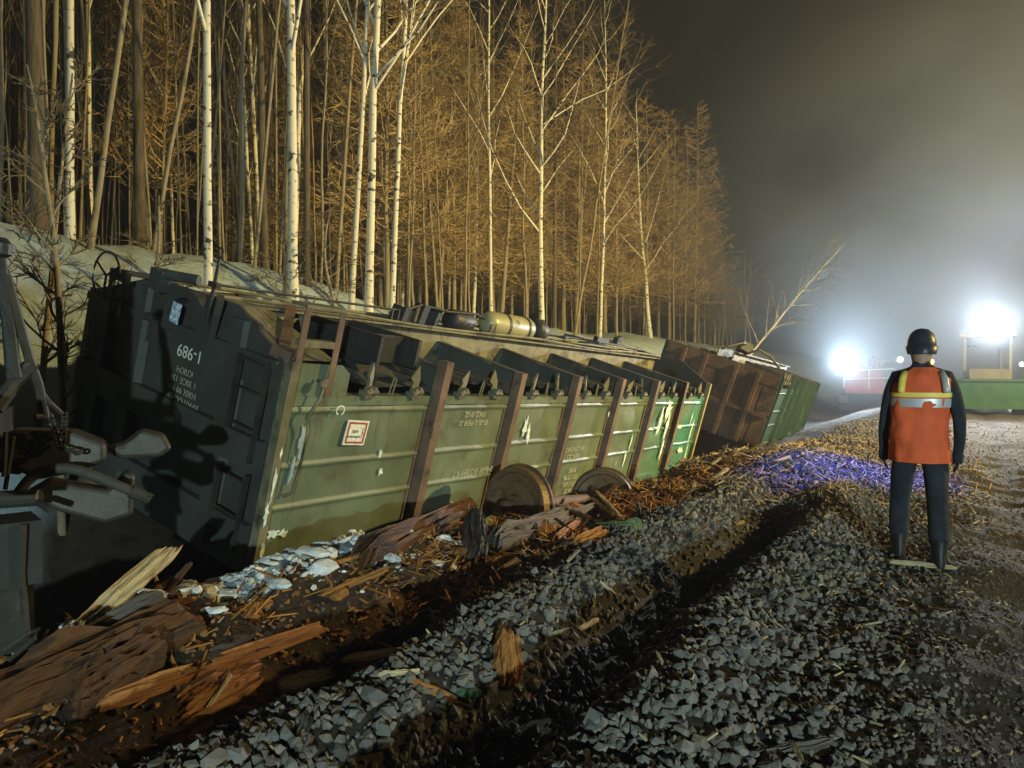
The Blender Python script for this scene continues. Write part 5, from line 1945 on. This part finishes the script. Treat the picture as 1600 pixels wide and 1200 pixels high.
mb.build('guard_rail', 'white', rt)
lamp_head(rt, (-1.25, -1.8, 2.45), 0.24, 'lamp_white')
lamp_head(rt, (1.75, -1.7, 2.85), 0.13, 'lamp_white')
rtp = rt.matrix_world @ Vector((-1.25, -2.1, 2.45))
lamp('tractor_lamp', 'SPOT', rtp, (6, 3, 10.0), 14000, (0.80, 0.92, 1.0), 0.2, 90, 1.0)

# ------------------------------------------------------------------ smoke and haze over the site
SMOKE_DENSITY = 0.046
SMOKE_C = (22.5, 36, 8.5)
SMOKE_R = (18, 27, 13)
mh = bpy.data.materials.new('site_haze')
mh.use_nodes = True
nt = mh.node_tree
for n in list(nt.nodes):
    if n.type == 'BSDF_PRINCIPLED':
        nt.nodes.remove(n)
pv = nt.nodes.new('ShaderNodeVolumePrincipled')
pv.inputs['Color'].default_value = (0.93, 0.95, 1.0, 1)
pv.inputs['Density'].default_value = 0.0016
pv.inputs['Anisotropy'].default_value = 0.25
nt.links.new(pv.outputs[0], nt.nodes['Material Output'].inputs['Volume'])
cx, cy = xy(80, 0)
hz_m = MB()
hz_m.box((0, 0, 0), (310, 320, 33))
ho = hz_m.build('haze', mh)
ho.location = (cx, cy, -5.5 + 16.5)
ho.rotation_euler = (0, 0, -YAW)
tag(ho, 'thin smoky haze hanging over the whole site', 'haze', None, 'stuff')

# the thicker smoke drifting round the lit machines: density from noise, thinning out to nothing at its rim
msm = bpy.data.materials.new('drifting_smoke')
msm.use_nodes = True
nt = msm.node_tree
for n in list(nt.nodes):
    if n.type == 'BSDF_PRINCIPLED':
        nt.nodes.remove(n)
pv = nt.nodes.new('ShaderNodeVolumePrincipled')
pv.inputs['Color'].default_value = (0.70, 0.84, 1.0, 1)
pv.inputs['Anisotropy'].default_value = 0.2
tc = nt.nodes.new('ShaderNodeTexCoord')
ln = nt.nodes.new('ShaderNodeVectorMath')
ln.operation = 'LENGTH'
nt.links.new(tc.outputs['Object'], ln.inputs[0])
fall = nt.nodes.new('ShaderNodeMapRange')
fall.interpolation_type = 'SMOOTHSTEP'
fall.inputs['From Min'].default_value = 1.0
fall.inputs['From Max'].default_value = 0.25
nt.links.new(ln.outputs['Value'], fall.inputs['Value'])
nz = nt.nodes.new('ShaderNodeTexNoise')
nz.inputs['Scale'].default_value = 2.4
nz.inputs['Detail'].default_value = 3
nt.links.new(tc.outputs['Object'], nz.inputs['Vector'])
rg = nt.nodes.new('ShaderNodeMapRange')
rg.inputs['From Min'].default_value = 0.36
rg.inputs['From Max'].default_value = 0.66
rg.inputs['To Min'].default_value = 0.15
nt.links.new(nz.outputs['Fac'], rg.inputs['Value'])
m1 = nt.nodes.new('ShaderNodeMath')
m1.operation = 'MULTIPLY'
nt.links.new(fall.outputs[0], m1.inputs[0])
nt.links.new(rg.outputs[0], m1.inputs[1])
m2 = nt.nodes.new('ShaderNodeMath')
m2.operation = 'MULTIPLY'
m2.inputs[1].default_value = SMOKE_DENSITY
nt.links.new(m1.outputs[0], m2.inputs[0])
nt.links.new(m2.outputs[0], pv.inputs['Density'])
nt.links.new(pv.outputs[0], nt.nodes['Material Output'].inputs['Volume'])
so = link('smoke', lump_mesh(1.0, 'snow', 3, 0.0))
so.data.materials.clear()
so.data.materials.append(msm)
for v_ in so.data.vertices:
    v_.co = v_.co.normalized()
so.location = SMOKE_C
so.scale = SMOKE_R
tag(so, 'grey smoke drifting round the lit machines', 'smoke', None, 'stuff')
print('trees', n_tree, 'objects', len(bpy.data.objects))
